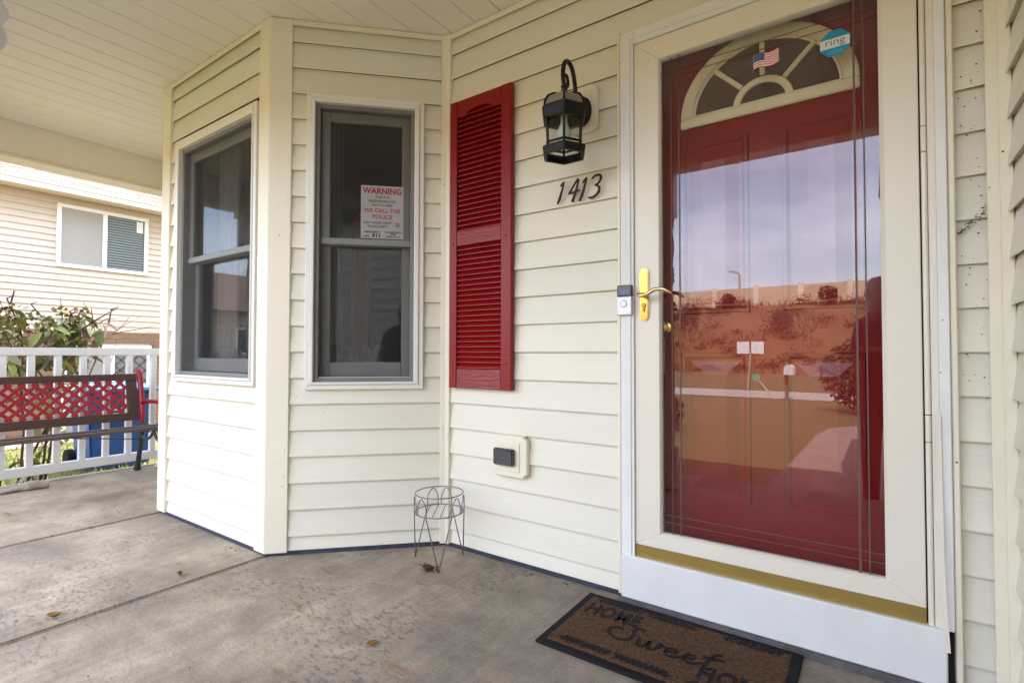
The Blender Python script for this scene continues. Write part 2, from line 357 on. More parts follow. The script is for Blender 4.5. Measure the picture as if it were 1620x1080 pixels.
# ------------------------------------------------------------------ the house
house = thing('house', 'cream vinyl-sided house front with angled bay, red front door and covered porch', 'house')
P0 = Vector((-1.787, 1.97, 0)); P1 = Vector((-2.397, 1.36, 0)); P2 = Vector((-3.600, 1.36, 0)); P3 = Vector((-4.21, 1.97, 0))
s2 = 2**-.5
FW = frame((0, 1.97, 0), (1, 0, 0), (0, -1, 0))                 # door wall: t = x
FD = frame(P0, (s2, s2, 0), (s2, -s2, 0))                       # angled bay side: t from -.863 to 0
FC = frame((0, 1.36, 0), (1, 0, 0), (0, -1, 0))                 # bay front: t = x
FB = frame(P2, (-s2, s2, 0), (-s2, -s2, 0))                     # far bay side
FG = frame((.318, 0, 0), (0, -1, 0), (-1, 0, 0))                 # garage side wall: t = -y
ZC = [.0893+.1281*k for k in range(-1, 20)]
CEIL = 2.633
BASEB = pm('painted_base', (.050, .064, .105), .8, (.014, .014, .016), 22, .6)
def boards(F, t0, t1, opens=()):
    for k, z in enumerate(ZC):
        zt = z+.1281
        zb = max(z, .022); top = min(zt+.004, CEIL-.001)
        segs = [(t0, t1)]
        for a, b, c, d in opens:
            if min(zt, d)-max(z, c) > .036:
                segs = [q for s in segs for q in ((s[0], min(s[1], a)), (max(s[0], b), s[1])) if q[1]-q[0] > .01]
        for s in segs:
            j = random.uniform(-.0006, .0006); sag = random.uniform(-.0012, .0012)
            if z < 0: prof = [(-.019, zb), (-.004+j, zb), (-.004+j, zb+.004), (-.0155, zt+.004), (-.019, zt+.004)]
            else: prof = [(-.019, zb+.010), (-.0022, zb+.010), (-.0022, zb), (j, zb), (j+.0005, zb+.005), (-.0155, top), (-.019, top)]
            mb = MB(F); mb.prism(prof, lambda d, zz: (s[0]+.001, d, zz), lambda d, zz: (s[1]-.001, d, zz+sag)); mb.build('siding_board', SID, house)
WIN_D = (-.690, -.117, .800, 2.270, -.645, -.170, .842, 2.220)   # outer t0 t1 z0 z1, inner
WIN_C = (-3.414, -2.497, .815, 2.243, -3.345, -2.532, .858, 2.180)
def op(w): return (w[4], w[5], w[6], w[7])
def opo(w): return (w[0]+.012, w[1]-.012, w[6]-.02, w[7]+.012)
boards(FW, -1.762, .284, [(-.818, .197, -1, 2.285)])
boards(FD, -.762, -.026, [opo(WIN_D)])
boards(FC, -3.50, -2.487, [opo(WIN_C)])
boards(FB, .09, .84)
boards(FG, -1.946, 2.5)
boards(FW, -5.1, -4.24)
# sheathing behind the boards, with openings
def sheath(F, t0, t1, o=None, d0=-.12, d1=-.0195, z1=2.66):
    mb = MB(F)
    if o is None: mb.box(t0, t1, d0, d1, 0.018, z1)
    else:
        a, b, c, d = o
        mb.box(t0, a, d0, d1, .018, z1); mb.box(b, t1, d0, d1, .018, z1); mb.box(a, b, d0, d1, d, z1)
        if c > .03: mb.box(a, b, d0, d1, .018, c)
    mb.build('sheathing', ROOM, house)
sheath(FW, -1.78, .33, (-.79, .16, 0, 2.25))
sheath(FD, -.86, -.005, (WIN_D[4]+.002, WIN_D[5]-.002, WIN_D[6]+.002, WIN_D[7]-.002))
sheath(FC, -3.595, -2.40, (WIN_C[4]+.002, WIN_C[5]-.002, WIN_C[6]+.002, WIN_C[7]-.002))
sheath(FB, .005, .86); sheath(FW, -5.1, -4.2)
# base strip under the siding
for F, a, b in ((FW, -1.79, -.84), (FW, .21, .315), (FD, -.86, 0), (FC, -3.59, -2.40), (FG, -1.97, 2.5)):
    MB(F).box(a, b, -.02, -.006, -.004, .021).build('base_strip', BASEB, house)
# corner trims
def cornerposts():
    mb = MB(); d = .009                       # outside corner at P1 : folded strip, 135 degrees
    n1 = Vector((s2, -s2, 0)); n2 = Vector((0, -1, 0)); nb = (n1+n2).normalized(); kk = 1/nb.dot(n1)
    A = P1+Vector((s2, s2, 0))*.102; Bp = P1+Vector((-1, 0, 0))*.088
    prof = [A+n1*d, P1+nb*kk*d, Bp+n2*d, Bp-n2*.016, P1-nb*kk*.016, A-n1*.016]
    mb.prism([(p.x, p.y) for p in prof], lambda a, b: (a, b, .016), lambda a, b: (a, b, CEIL-.002)); mb.build('corner_post', TRIM, house, bevel=.003)
    mb = MB(); n1 = Vector((0, -1, 0)); n2 = Vector((-s2, -s2, 0)); nb = (n1+n2).normalized(); kk = 1/nb.dot(n1)
    A = P2+Vector((1, 0, 0))*.100; Bp = P2+Vector((-s2, s2, 0))*.10
    prof = [A+n1*d, P2+nb*kk*d, Bp+n2*d, Bp-n2*.016, P2-nb*kk*.016, A-n1*.016]
    mb.prism([(p.x, p.y) for p in prof], lambda a, b: (a, b, .016), lambda a, b: (a, b, CEIL-.002)); mb.build('corner_post', TRIM, house, bevel=.003)
    mb = MB()                                 # inside corner at P0
    c = P0; prof = [c+Vector((-s2, -s2, 0))*.03, c+Vector((-s2, -s2, 0))*.03+Vector((s2, -s2, 0))*.010, c+Vector((.006, -.014, 0)), c+Vector((.028, -.010, 0)), c+Vector((.028, .016, 0)), c+Vector((-.02, .016, 0))]
    mb.prism([(p.x, p.y) for p in prof], lambda a, b: (a, b, .016), lambda a, b: (a, b, CEIL-.002)); mb.build('inside_corner', TRIM, house, bevel=.002)
    mb = MB(); mb.box(.279, .3305, 1.945, 1.963, .016, CEIL-.002); mb.box(.3035, .3305, 1.926, 1.9445, .016, CEIL-.002); mb.build('inside_corner', TRIM, house, bevel=.003)
cornerposts()
for F, a, b in ((FW, -1.76, .279), (FD, -.76, -.03), (FC, -3.5, -2.49)):     # finish strip under the soffit
    mb = MB(F); mb.box(a, b, .0015, .007, CEIL-.030, CEIL-.003); mb.build('top_trim', TRIM, house, bevel=.0015)
mb = MB()                                       # cobweb grime on the strip right of the door
for i in range(70):
    u = random.random(); x_ = .217+.060*u+random.gauss(0, .003); z_ = 1.330+.060*u+random.gauss(0, .006)*(.3+u); q = random.uniform(.0004, .0019)
    mb.box(x_-q, x_+q*1.6, 1.9665-.004, 1.9665-.002, z_-q*.7, z_+q*.7)
for i in range(60):
    x_ = random.uniform(.222, .285); z_ = random.uniform(.9, 2.3); q = random.uniform(.0007, .002)
    mb.box(x_-q, x_+q*1.3, 1.9632-.004, 1.9632-.002, z_-q, z_+q)
mb.build('cobweb_grime', pm('grime', (.06, .045, .035), .9), house, kind='stuff')
# --- windows
def window(F, w, zm, label):
    o0, o1, oz0, oz1, i0, i1, iz0, iz1 = w
    root = MB(F); e = .012
    def ring(mb, a0, a1, b0, b1, c0, c1, e0, e1, d0, d1):       # outer a,b ; inner c,e ; mitred boards
        P = [(a0, b0), (a1, b0), (a1, b1), (a0, b1)]; Q = [(c0, e0), (c1, e0), (c1, e1), (c0, e1)]
        for k in range(4):
            k2 = (k+1) % 4
            mb.prism([P[k], P[k2], Q[k2], Q[k]], lambda x, z: (x, d0, z), lambda x, z: (x, d1, z))
    ring(root, o0, o1, oz0, oz1, o0+.024, o1-.024, oz0+.024, oz1-.024, -.012, .016)
    ro = root.build('window', WVINYL, house, bevel=.003, label=label)
    mb = MB(F); ring(mb, o0+.0245, o1-.0245, oz0+.0245, oz1-.0245, i0-.004, i1+.004, iz0-.004, iz1+.004, -.014, .024); mb.build('window_trim', WVINYL, ro, bevel=.003)
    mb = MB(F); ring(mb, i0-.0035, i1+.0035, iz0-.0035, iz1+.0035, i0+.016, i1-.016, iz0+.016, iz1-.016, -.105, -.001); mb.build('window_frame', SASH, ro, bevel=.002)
    a, b, zb, zt = i0+.0165, i1-.0165, iz0+.0165, iz1-.0165
    sw = .044
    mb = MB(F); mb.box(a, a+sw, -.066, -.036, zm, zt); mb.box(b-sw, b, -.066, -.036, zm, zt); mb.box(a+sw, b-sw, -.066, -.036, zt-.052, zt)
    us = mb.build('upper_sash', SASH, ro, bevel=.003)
    MB(F).box(a+sw-.004, b-sw+.004, -.054, -.050, zm+.008, zt-.048).build('pane', WGLASS, ro)
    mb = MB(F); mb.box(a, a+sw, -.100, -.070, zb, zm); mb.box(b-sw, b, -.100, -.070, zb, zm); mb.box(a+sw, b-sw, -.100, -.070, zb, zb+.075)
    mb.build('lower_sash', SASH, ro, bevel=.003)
    MB(F).box(a+sw-.004, b-sw+.004, -.087, -.083, zb+.07, zm+.004).build('pane', WGLASS, ro)
    mb = MB(F); mb.box(a-.002, b+.002, -.102, -.030, zm-.018, zm+.016); mb.build('meeting_rail', pm('shaded_white_rail', (.30, .31, .31), .45, (.25, .26, .26), 8, .6), ro, bevel=.004)  # rail of the same white frame, shade mixed into its colour
    MB(F).box(a+.004, b-.004, -.0135, -.0125, zb+.002, zt-.002).build('insect_screen', SCREEN, ro)
    return ro
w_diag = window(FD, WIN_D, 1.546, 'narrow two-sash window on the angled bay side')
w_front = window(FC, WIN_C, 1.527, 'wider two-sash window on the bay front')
# dim interior: curtains and a sill board inside the bay
CURT = pm('curtain_cloth', (.30, .27, .24), .9, (.22, .19, .17), 3, .6)
REDC = pm('red_curtain', (.22, .012, .02), .9, (.13, .008, .014), 3, .6)
LACE = pm('pale_lace', (.20, .10, .10), .9, (.06, .03, .03), 24, .4)
for F, a, b, z0_, z1_, mt, fr in ((FC, -3.30, -3.05, .3, 2.4, CURT, 1.9), (FC, -2.72, -2.56, .3, 2.4, CURT, 1.7), (FD, -.615, -.545, .3, 2.4, CURT, 1.9), (FD, -.50, -.395, .3, 1.72, REDC, 2.3), (FD, -.60, -.30, .3, 1.005, LACE, 1.3)):
    mb = MB(F); n = 30; vs = []
    for i in range(n+1):
        t = a+(b-a)*i/n; d = (-.20 if mt is not LACE else -.16)+.018*math.sin(i*fr); zt_ = z1_+(.03*math.sin(i*.8) if mt is LACE else 0)
        vs += [(t, d, z0_), (t+.012*math.sin(i), d, zt_), (t, d-.004, z0_), (t+.012*math.sin(i), d-.004, zt_)]
    fs = []
    for i in range(n):
        q = i*4; fs += [(q, q+4, q+5, q+1), (q+2, q+3, q+7, q+6)]
    mb.add(vs, fs); mb.build('curtain', mt, house, smooth=True)
# --- body of the house (keeps the rooms dark, throws the house's shade)
OUT = pm('outer_siding', (.70, .65, .52), .5)
mb = MB()
mb.box(-5.1, -5.0, 2.10, 11, GZ, 4.6); mb.box(6.4, 6.5, 2.10, 11, GZ, 4.6); mb.box(-5.0, 6.4, 10.9, 11, GZ, 4.6)
mb.box(-5.0, 6.4, 2.10, 2.20, 2.68, 4.6); mb.box(.34, 6.4, 2.0905, 2.0995, GZ, 2.68)
mb.build('house_body', OUT, house)
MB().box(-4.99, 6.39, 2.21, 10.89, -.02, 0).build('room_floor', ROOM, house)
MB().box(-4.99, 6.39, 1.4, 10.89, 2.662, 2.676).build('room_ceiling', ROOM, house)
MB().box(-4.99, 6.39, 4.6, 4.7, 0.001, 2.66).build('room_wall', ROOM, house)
SHING = pm('roof_shingles', (.16, .13, .11), .9, (.10, .085, .075), 12, .6, .3, 30)
mb = MB(); mb.prism([(1.55, 4.55), (6.5, 6.2), (11.5, 4.55), (11.5, 4.45), (6.5, 6.05), (1.55, 4.45)], lambda a, b: (-5.5, a, b), lambda a, b: (6.9, a, b)); mb.build('roof', SHING, house)
for x in (-5.05, 6.45):
    MB().prism([(2.1, 4.6), (10.95, 4.6), (6.5, 6.04)], lambda a, b: (x-.04, a, b), lambda a, b: (x+.04, a, b)).build('gable_wall', OUT, house)
# garage side volume
mb = MB(); mb.box(.3385, .42, -2.5, 1.98, GZ, 2.645); mb.box(.42, 6.4, -2.5, -2.38, GZ, 2.645); mb.build('garage_wall', OUT, house)
mb = MB(); mb.prism([(-2.85, 2.655), (-.31, 3.1), (-.31, 2.655)], lambda a, b: (.10, a, b), lambda a, b: (6.6, a, b)); mb.build('garage_roof', SHING, house)
# --- porch roof, beams, ceiling boards
mb = MB(); mb.prism([(-.30, 2.70), (2.09, 3.45), (2.09, 2.652), (-.30, 2.652)], lambda a, b: (-5.45, a, b), lambda a, b: (6.6, a, b)); mb.build('porch_roof', SHING, house)
MB().box(-5.16, .3175, .112, .262, 2.31, 2.650).build('porch_beam', BEAM, house, bevel=.004)
mb = MB(); mb.box(-5.16, -5.0, .2625, 1.97, 2.39, 2.650); mb.build('porch_beam', BEAM, house, bevel=.004)
MB().box(-5.17, -4.985, .27, 1.965, 2.368, 2.3895).build('beam_trim', TRIM, house, bevel=.003)
MB().box(-5.2, .33, -.3, .1115, 2.60, 2.6505).build('soffit_edge', SOFF, house)
x = -4.998; k = 0
while x < .312:
    x1 = min(x+.1545, .316)
    prof = [(x+.0014, 2.650), (x+.0014, 2.6400), (x+.007, 2.633), (x1-.007, 2.633), (x1-.0014, 2.6400), (x1-.0014, 2.650)]
    mb = MB(); mb.prism(prof, lambda a, b: (a, .2635, b), lambda a, b: (a, 1.985, b)); mb.build('ceiling_board', SOFF, house)
    x += .1545
MB().box(-5.0, .316, .2635, 1.985, 2.6505, 2.6515).build('ceiling_backing', DARK, house)

# ------------------------------------------------------------------ door: casing, storm door, front door
def bxp(mb, x0, x1, z0, z1, y0, y1):           # measured on siding plane, placed with front face at y0
    a, c = pp(x0, z0, y0); b, d = pp(x1, z1, y0); mb.box(a, b, y0, y1, c, d); return mb
YC = 1.938
mb = MB(); bxp(mb, -.833, -.776, .172, 2.298, YC, 2.0); o = mb.build('door_casing', WHITE, house, bevel=.003)
mb = MB(); bxp(mb, -.812, -.790, .172, 2.27, YC-.005, YC-.0005); bxp(mb, -.783, -.7765, .172, 2.24, YC-.003, YC-.0005); mb.build('casing_bead', WHITE, house, bevel=.0015)
mb = MB(); bxp(mb, -.7755, .1695, 2.2405, 2.298, YC, 2.0); mb.build('door_casing', WHITE, house, bevel=.003)
mb = MB(); bxp(mb, -.79, .17, 2.262, 2.275, YC-.005, YC-.0005); mb.build('casing_bead', WHITE, house, bevel=.0015)
mb = MB(); bxp(mb, .170, .1955, .172, 2.298, YC, 2.0); mb.build('door_casing', WHITE, house, bevel=.003)
mb = MB(); bxp(mb, .1965, .2125, .012, 2.31, 1.945, 2.0); mb.build('door_trim', TRIM, house, bevel=.003)
mb = MB(); bxp(mb, -.846, -.8338, .012, 2.31, 1.950, 2.0); mb.build('door_trim', TRIM, house, bevel=.002)
mb = MB(); bxp(mb, -.835, .178, .001, .1705, 1.925, 2.0); mb.build('kick_board', WHITE, house, bevel=.004)
MB().box(-.825, .18, 1.917, 1.95, -.004, .0225).build('base_strip', pm('rough_sill', (.16, .15, .16), .9, (.05, .045, .045), 18, .6, .4, 40), house)
MB().box(-.79, .17, 1.955, 2.16, .12, .1735).build('threshold', DARK, house)
YS = 1.945
storm = MB()
X0, X1, Z0, Z1 = -.7725, .1305, .168, 2.234
gx0, gx1, gz0, gz1 = -.672, .0435, .280, 2.146
P = [pp(X0, .2245, YS), pp(X1, .2245, YS), pp(X1, Z1, YS), pp(X0, Z1, YS)]; Q = [pp(gx0, gz0, YS), pp(gx1, gz0, YS), pp(gx1, gz1, YS), pp(gx0, gz1, YS)]
i_ = [(0, 1), (1, 2), (2, 3), (3, 0)]
for a, b in i_[1:2]: storm.prism([P[a], P[b], Q[b], Q[a]], lambda x, z: (x, YS, z), lambda x, z: (x, 1.985, z))
sdoor = storm.build('storm_door', STORM, house, bevel=.0025, label='almond full-glass storm door with brass lever')
for a, b, nm in ((0, 1, 'bottom_rail'), (2, 3, 'top_rail'), (3, 0, 'stile')):
    mb = MB(); mb.prism([P[a], P[b], Q[b], Q[a]], lambda x, z: (x, YS, z), lambda x, z: (x, 1.985, z)); mb.build(nm, STORM, sdoor, bevel=.0025)
# sloped glazing bead inside the frame
mb = MB(); g2 = [pp(gx0+.010, gz0+.010, 1.958), pp(gx1-.010, gz0+.010, 1.958), pp(gx1-.010, gz1-.010, 1.958), pp(gx0+.010, gz1-.010, 1.958)]
vs = [(p[0], YS+.003, p[1]) for p in Q]+[(p[0], 1.958, p[1]) for p in g2]+[(p[0], 1.975, p[1]) for p in g2]
mb.add(vs, [(k, (k+1) % 4, 4+(k+1) % 4, 4+k) for k in range(4)]+[(4+k, 4+(k+1) % 4, 8+(k+1) % 4, 8+k) for k in range(4)]); mb.build('glazing_bead', STORM, sdoor)
mb = MB(); bxp(mb, gx0+.004, gx1-.004, gz0+.004, gz1-.004, 1.962, 1.967); mb.build('glass_panel', SGLASS, sdoor)
GROOVE = pm('glass_groove', (.15, .085, .07), .5, (.10, .06, .05), 30, .6, spec=.35)
def gline(x0, z0, x1, z1, w=.0022):
    mb = MB(); (a, c), (b, d) = pp(x0, z0, 1.9605), pp(x1, z1, 1.9605)
    if abs(a-b) < abs(c-d): mb.box(a-w, a+w, 1.9605, 1.9617, c, d)
    else: mb.box(a, b, 1.9603, 1.9615, c-w, c+w)
    mb.build('bevel_groove', GROOVE, sdoor)
for xx, w in ((-.622, .0016), (-.592, .0020), (-.031, .0030), (-.006, .0022)): gline(xx, gz0+.008, xx, gz1-.008, w)
for zz in (2.083, 2.056, .361, .333): gline(gx0+.008, zz, gx1-.008, zz, .0015)
mb = MB(); bxp(mb, X0, X1, .1705, .2240, YS-.001, 1.985); mb.build('bottom_sweep', SWEEP, sdoor, bevel=.002)
mb = MB(); bxp(mb, X0+.004, X1-.004, .160, .1700, YS+.008, 1.985); mb.build('rubber_seal', RUBBER, sdoor)
# hinge strip with three knuckles
segs = [(.172, .716), (.719, .797), (.800, 1.590), (1.593, 1.669), (1.672, 2.236)]
for i, (a, b) in enumerate(segs):
    (x0_, z0_), (x1_, z1_) = pp(.1345, a, YS), pp(.1495, b, YS); mb = MB(); xc = (x0_+x1_)/2; r = (x1_-x0_)/2
    mb.prism([(xc+r*math.cos(t), YS+.006+r*math.sin(t)) for t in [k*math.pi/6 for k in range(12)]], lambda p, q: (p, q, z0_), lambda p, q: (p, q, z1_))
    mb.build('hinge_knuckle' if i % 2 else 'hinge_strip', STORM, sdoor, smooth=.7)
mb = MB(); bxp(mb, .1505, .1695, .172, 2.24, YS+.001, 1.99); mb.build('hinge_flange', STORM, sdoor, bevel=.002)
mb = MB(); bxp(mb, .1306, .1505, .172, 2.24, YS+.016, 1.99); mb.build('hinge_gap', DARK, sdoor)
mb = MB(); bxp(mb, -.7757, -.7727, .172, 2.24, YS+.010, 1.99); mb.build('latch_gap', DARK, sdoor)
mb = MB(); bxp(mb, -.775, .17, 2.2345, 2.2405, YS+.008, 1.99); mb.build('head_gap', DARK, sdoor)
# loose weatherstrip curling away at the bottom right
pts = [pp(.165, .80, 1.93), pp(.166, .60, 1.93), pp(.167, .40, 1.925), pp(.171, .25, 1.92), pp(.177, .115, 1.915)]
mb = MB(); ys = [1.936, 1.934, 1.925, 1.918, 1.908]
vs = []
for (px_, pz_), y_ in zip(pts, ys): vs += [(px_-.006, y_, pz_), (px_+.006, y_, pz_), (px_+.006, y_-.003, pz_), (px_-.006, y_-.003, pz_)]
mb.add(vs, [(i*4+k, i*4+(k+1) % 4, i*4+4+(k+1) % 4, i*4+4+k) for i in range(4) for k in range(4)]+[(0, 3, 2, 1), (16, 17, 18, 19)]); mb.build('loose_weatherstrip', STORM, sdoor)
# handle set
def stadium(w, h, n=10): return [(w*math.cos(t), h+w*math.sin(t)) for t in [math.pi*k/n for k in range(n+1)]]+[(w*math.cos(t), -h+w*math.sin(t)) for t in [math.pi+math.pi*k/n for k in range(n+1)]]
hx, hz = pp(-.7345, 1.216, 1.935)
mb = MB(); mb.prism(stadium(.0175, .085), lambda a, b: (hx+a, 1.935, hz+b), lambda a, b: (hx+a, 1.9445, hz+b)); mb.build('handle_plate', BRASS, sdoor, bevel=.003, segs=2, smooth=.6)
mb = MB(); pts = catmull([(hx-.008, 1.936, hz), (hx-.010, 1.915, hz), (hx-.004, 1.892, hz-.006), (hx+.012, 1.885, hz-.010), (hx+.035, 1.884, hz-.004), (hx+.060, 1.884, hz+.009), (hx+.090, 1.885, hz+.010), (hx+.112, 1.888, hz-.001), (hx+.124, 1.892, hz-.009)], 5)
mb.tube(pts, lerpw([.010, .009, .008, .008, .007, .0075, .0075, .006, .003], len(pts)), 10); mb.build('lever', pm('pale_brass', (.70, .56, .30), .2, (.62, .48, .24), 30, .5, metal=1), sdoor, smooth=True)
mb = MB(); mb.prism([(.009*math.cos(k*.5236), .009*math.sin(k*.5236)) for k in range(12)], lambda a, b: (hx+a, 1.929, hz-.043+b), lambda a, b: (hx+a, 1.9349, hz-.043+b)); mb.box(hx-.0045, hx+.0045, 1.930, 1.9349, hz-.068, hz-.050); mb.build('lock_cylinder', pm('dark_brass', (.30, .18, .05), .3, metal=1), sdoor, bevel=.001)
# inner jambs, then the red door
mb = MB(); mb.box(-.79, -.735, 1.9865, 2.14, .17, 2.26); mb.box(.115, .17, 1.9865, 2.14, .17, 2.26); mb.box(-.735, .115, 1.9865, 2.14, 2.215, 2.26); mb.build('door_jamb', pm('jamb_red', (.17, .012, .014), .5), house)
YD = 2.06
fdoor = MB().box(-.734, .114, YD, 2.105, .175, 2.2145).build('front_door', RED, house, label='dark red panelled front door with half-round fanlight')
k_ = 1.0
def dpanel(x0, x1, z0, z1):
    rings = [(0, 0), (.004, -.010), (.014, -.010), (.026, -.001), (.034, -.001), (.082, -.013)]
    mb = MB(); vs = []
    for ins, dy in rings: vs += [(x0+ins, YD+dy-.0004, z0+ins), (x1-ins, YD+dy-.0004, z0+ins), (x1-ins, YD+dy-.0004, z1-ins), (x0+ins, YD+dy-.0004, z1-ins)]
    fs = [(4*i+k, 4*i+(k+1) % 4, 4*i+4+(k+1) % 4, 4*i+4+k) for i in range(len(rings)-1) for k in range(4)]+[(20, 21, 22, 23)]
    mb.add(vs, fs); mb.build('panel', RED, fdoor)
for a, b, c, d in ((-.610, -.360, 1.135, 1.805), (-.252, -.008, 1.135, 1.805), (-.610, -.360, .425, .985), (-.252, -.008, .425, .985)): dpanel(a, b, c, d)
# fanlight
fc, fz = (-.311, 1.905)
def arc(mb, r0, r1, a0, a1, y0, y1, sx=1.0, n=28):
    vs = []
    for i in range(n+1):
        t = a0+(a1-a0)*i/n
        for r, y in ((r0, y0), (r1, y0), (r1, y1), (r0, y1)): vs.append((fc+sx*r*math.cos(t), y, fz+.93*r*math.sin(t)))
    fs = [(i*4+k, i*4+(k+1) % 4, i*4+4+(k+1) % 4, i*4+4+k) for i in range(n) for k in range(4)]+[(3, 2, 1, 0), (n*4, n*4+1, n*4+2, n*4+3)]
    mb.add(vs, fs)
mb = MB(); arc(mb, .250, .296, 0, math.pi, YD-.016, YD-.0005); mb.box(fc-.296, fc+.296, YD-.0165, YD-.0005, fz-.034, fz+.002)
fan = mb.build('fanlight', FANF, fdoor, bevel=.004, segs=2, label='cream sunburst fanlight')
mb = MB(); arc(mb, .240, .2497, 0, math.pi, YD-.010, YD-.0006); mb.box(fc-.25, fc+.25, YD-.010, YD-.0006, fz+.0025, fz+.012); mb.build('inner_bead', FANF, fdoor, bevel=.002)
mb = MB(); arc(mb, .076, .102, 0.03, math.pi-.03, YD-.014, YD-.0007); mb.build('hub_arch', FANF, fdoor, bevel=.004)
for ang in (45, 90, 135):
    t = rad(ang); c_, s_ = math.cos(t), math.sin(t); w = .009
    mb = MB(); mb.prism([(.100, -w), (.238, -w), (.238, w), (.100, w)], lambda a, b: (fc+a*c_-b*s_, YD-.013, fz+a*s_+b*c_), lambda a, b: (fc+a*c_-b*s_, YD-.0008, fz+a*s_+b*c_)); mb.build('muntin', FANF, fdoor, bevel=.003)
for a0, a1, r0_, r1_ in ((2, 45, .1025, .2405), (45, 90, .1025, .2405), (90, 135, .1025, .2405), (135, 178, .1025, .2405), (3, 177, .001, .0765)):
    mb = MB(); arc(mb, r0_, r1_, rad(a0), rad(a1), YD-.004, YD-.0009, n=12); mb.build('fanlight_pane', FANG, fdoor)
# lockset of the red door
mb = MB(); kx, kz = -.676, 1.085; mb.lathe([(.024, 0), (.024, .008), (.010, .012), (.009, .03), (.022, .036), (.024, .048), (.012, .056)], (0, 0), 16)
mb.v = [Vector((kx+v.x, YD-.0005-v.z, kz+v.y)) for v in mb.v]; mb.build('door_knob', BRASS, fdoor, smooth=.8)
mb = MB(); mb.box(-.690, -.674, YD-.022, YD-.018, .90, 1.03); mb.box(-.698, -.686, YD-.030, YD-.026, .87, 1.00); mb.box(-.680, -.671, YD-.027, YD-.0235, .92, 1.01); mb.loop([(-.683+.014*math.cos(k*.52), YD-.026, 1.035+.014*math.sin(k*.52)) for k in range(12)], .0015, 5)
mb.build('hanging_keys', pm('dull_steel', (.5, .5, .5), .35, metal=.6), fdoor)

# ------------------------------------------------------------------ turned porch posts
def post(x, y, top, label, group=None):
    t = thing('porch_post', label, 'post', (x, y, 0), 'white turned porch posts')
    MB().box(x-.057, x+.057, y-.057, y+.057, 0.001, .30).build('base_block', RAILW, t, bevel=.005)
    MB().box(x-.057, x+.057, y-.057, y+.057, 1.985, top).build('top_block', RAILW, t, bevel=.005)
    pr = [(.056, .299), (.046, .31), (.038, .33), (.044, .35), (.046, .40), (.045, .70), (.043, 1.0), (.041, 1.2), (.037, 1.36), (.034, 1.46), (.033, 1.49),
          (.040, 1.497), (.047, 1.508), (.049, 1.518), (.045, 1.530), (.038, 1.538), (.044, 1.546), (.049, 1.556), (.049, 1.563), (.045, 1.572), (.038, 1.579), (.044, 1.588), (.048, 1.598), (.047, 1.606), (.040, 1.617),
          (.033, 1.63), (.040, 1.68), (.046, 1.74), (.047, 1.78), (.042, 1.84), (.033, 1.89), (.037, 1.90), (.047, 1.915), (.048, 1.925), (.038, 1.937), (.046, 1.95), (.050, 1.962), (.047, 1.974), (.054, 1.986)]
    mb = MB(); mb.lathe(pr, (x, y), 24); mb.build('turned_shaft', RAILW, t, smooth=.9)
    return t
post(-1.217, .168, 2.31, 'white turned porch post at the left edge, nearest the camera')
post(-5.07, .186, 2.31, 'white turned porch post at the far front corner of the porch')

# ------------------------------------------------------------------ shutter
shu = thing('shutter', 'tall dark red louvred shutter on the cream siding beside the bay corner', 'shutter', (-1.55, 1.955, .81))
a0_, a1_ = -1.742, -1.360; zb_, zt_ = .808, 2.252; YF = 1.940; YB = 1.9685
mb = MB(); mb.box(a0_, a0_+.048, YF, YB, zb_, zt_); mb.build('stile', SHUT, shu, bevel=.003)
mb = MB(); mb.box(a1_-.060, a1_, YF, YB, zb_, zt_); mb.build('stile', SHUT, shu, bevel=.003)
la, lb = a0_+.0485, a1_-.0605
mb = MB(); n = 14; c_ = (la+lb)/2; hw = (lb-la)/2
prof = [(lb, zt_-.001), (la, zt_-.001), (la, 2.165)]+[(c_+hw*.62*math.cos(t), 2.165+.030*math.sin(t)) for t in [math.pi-math.pi*k/n for k in range(n+1)]]+[(lb, 2.165)]
mb.prism(prof, lambda a, b: (a, YF+.002, b), lambda a, b: (a, YB, b)); mb.build('top_rail', SHUT, shu, bevel=.002)
SHUTR = pm('red_rail_grain', (.25, .004, .005), .32, (.20, .003, .004), 14, .6, .55, 26, stretch=(.8, 1, 5), spec=.6)
MB().box(la, lb, YF+.002, YB, 1.517, 1.588).build('middle_rail', SHUTR, shu, bevel=.002)
MB().box(la, lb, YF+.002, YB, zb_+.001, .905).build('bottom_rail', SHUTR, shu, bevel=.002)
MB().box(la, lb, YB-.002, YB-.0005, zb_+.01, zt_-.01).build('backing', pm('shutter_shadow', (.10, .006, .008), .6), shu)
lm = None
for z0_, z1_ in ((.905, 1.517), (1.588, 2.192)):
    n = 24; pz = (z1_-z0_)/n
    for i in range(n):
        zz = z0_+pz*i
        if lm is None:
            mb = MB(); mb.prism([(0, .002), (0, .008), (.017, .030), (.019, .030), (.019, .024)], lambda d, z: (la, YF+.006+d, z), lambda d, z: (lb, YF+.006+d, z))
            o = mb.build('louvre', SHUT, shu, bevel=.0012); lm = o.data; zbase = 0; o.location.z = zz-.001
        else:
            o = bpy.data.objects.new('louvre', lm); sc.collection.objects.link(o); o.parent = shu; o.location.z = zz-.001
for zz in (.93, 1.53, 2.20):
    for xx in (a0_+.024, a1_-.030):
        mb = MB(); mb.lathe([(.006, 0), (.006, .002), (.003, .004)], (0, 0), 10); mb.v = [Vector((xx+v.x, YF-.0002-v.z, zz+v.y)) for v in mb.v]; mb.build('screw', SHUT, shu)

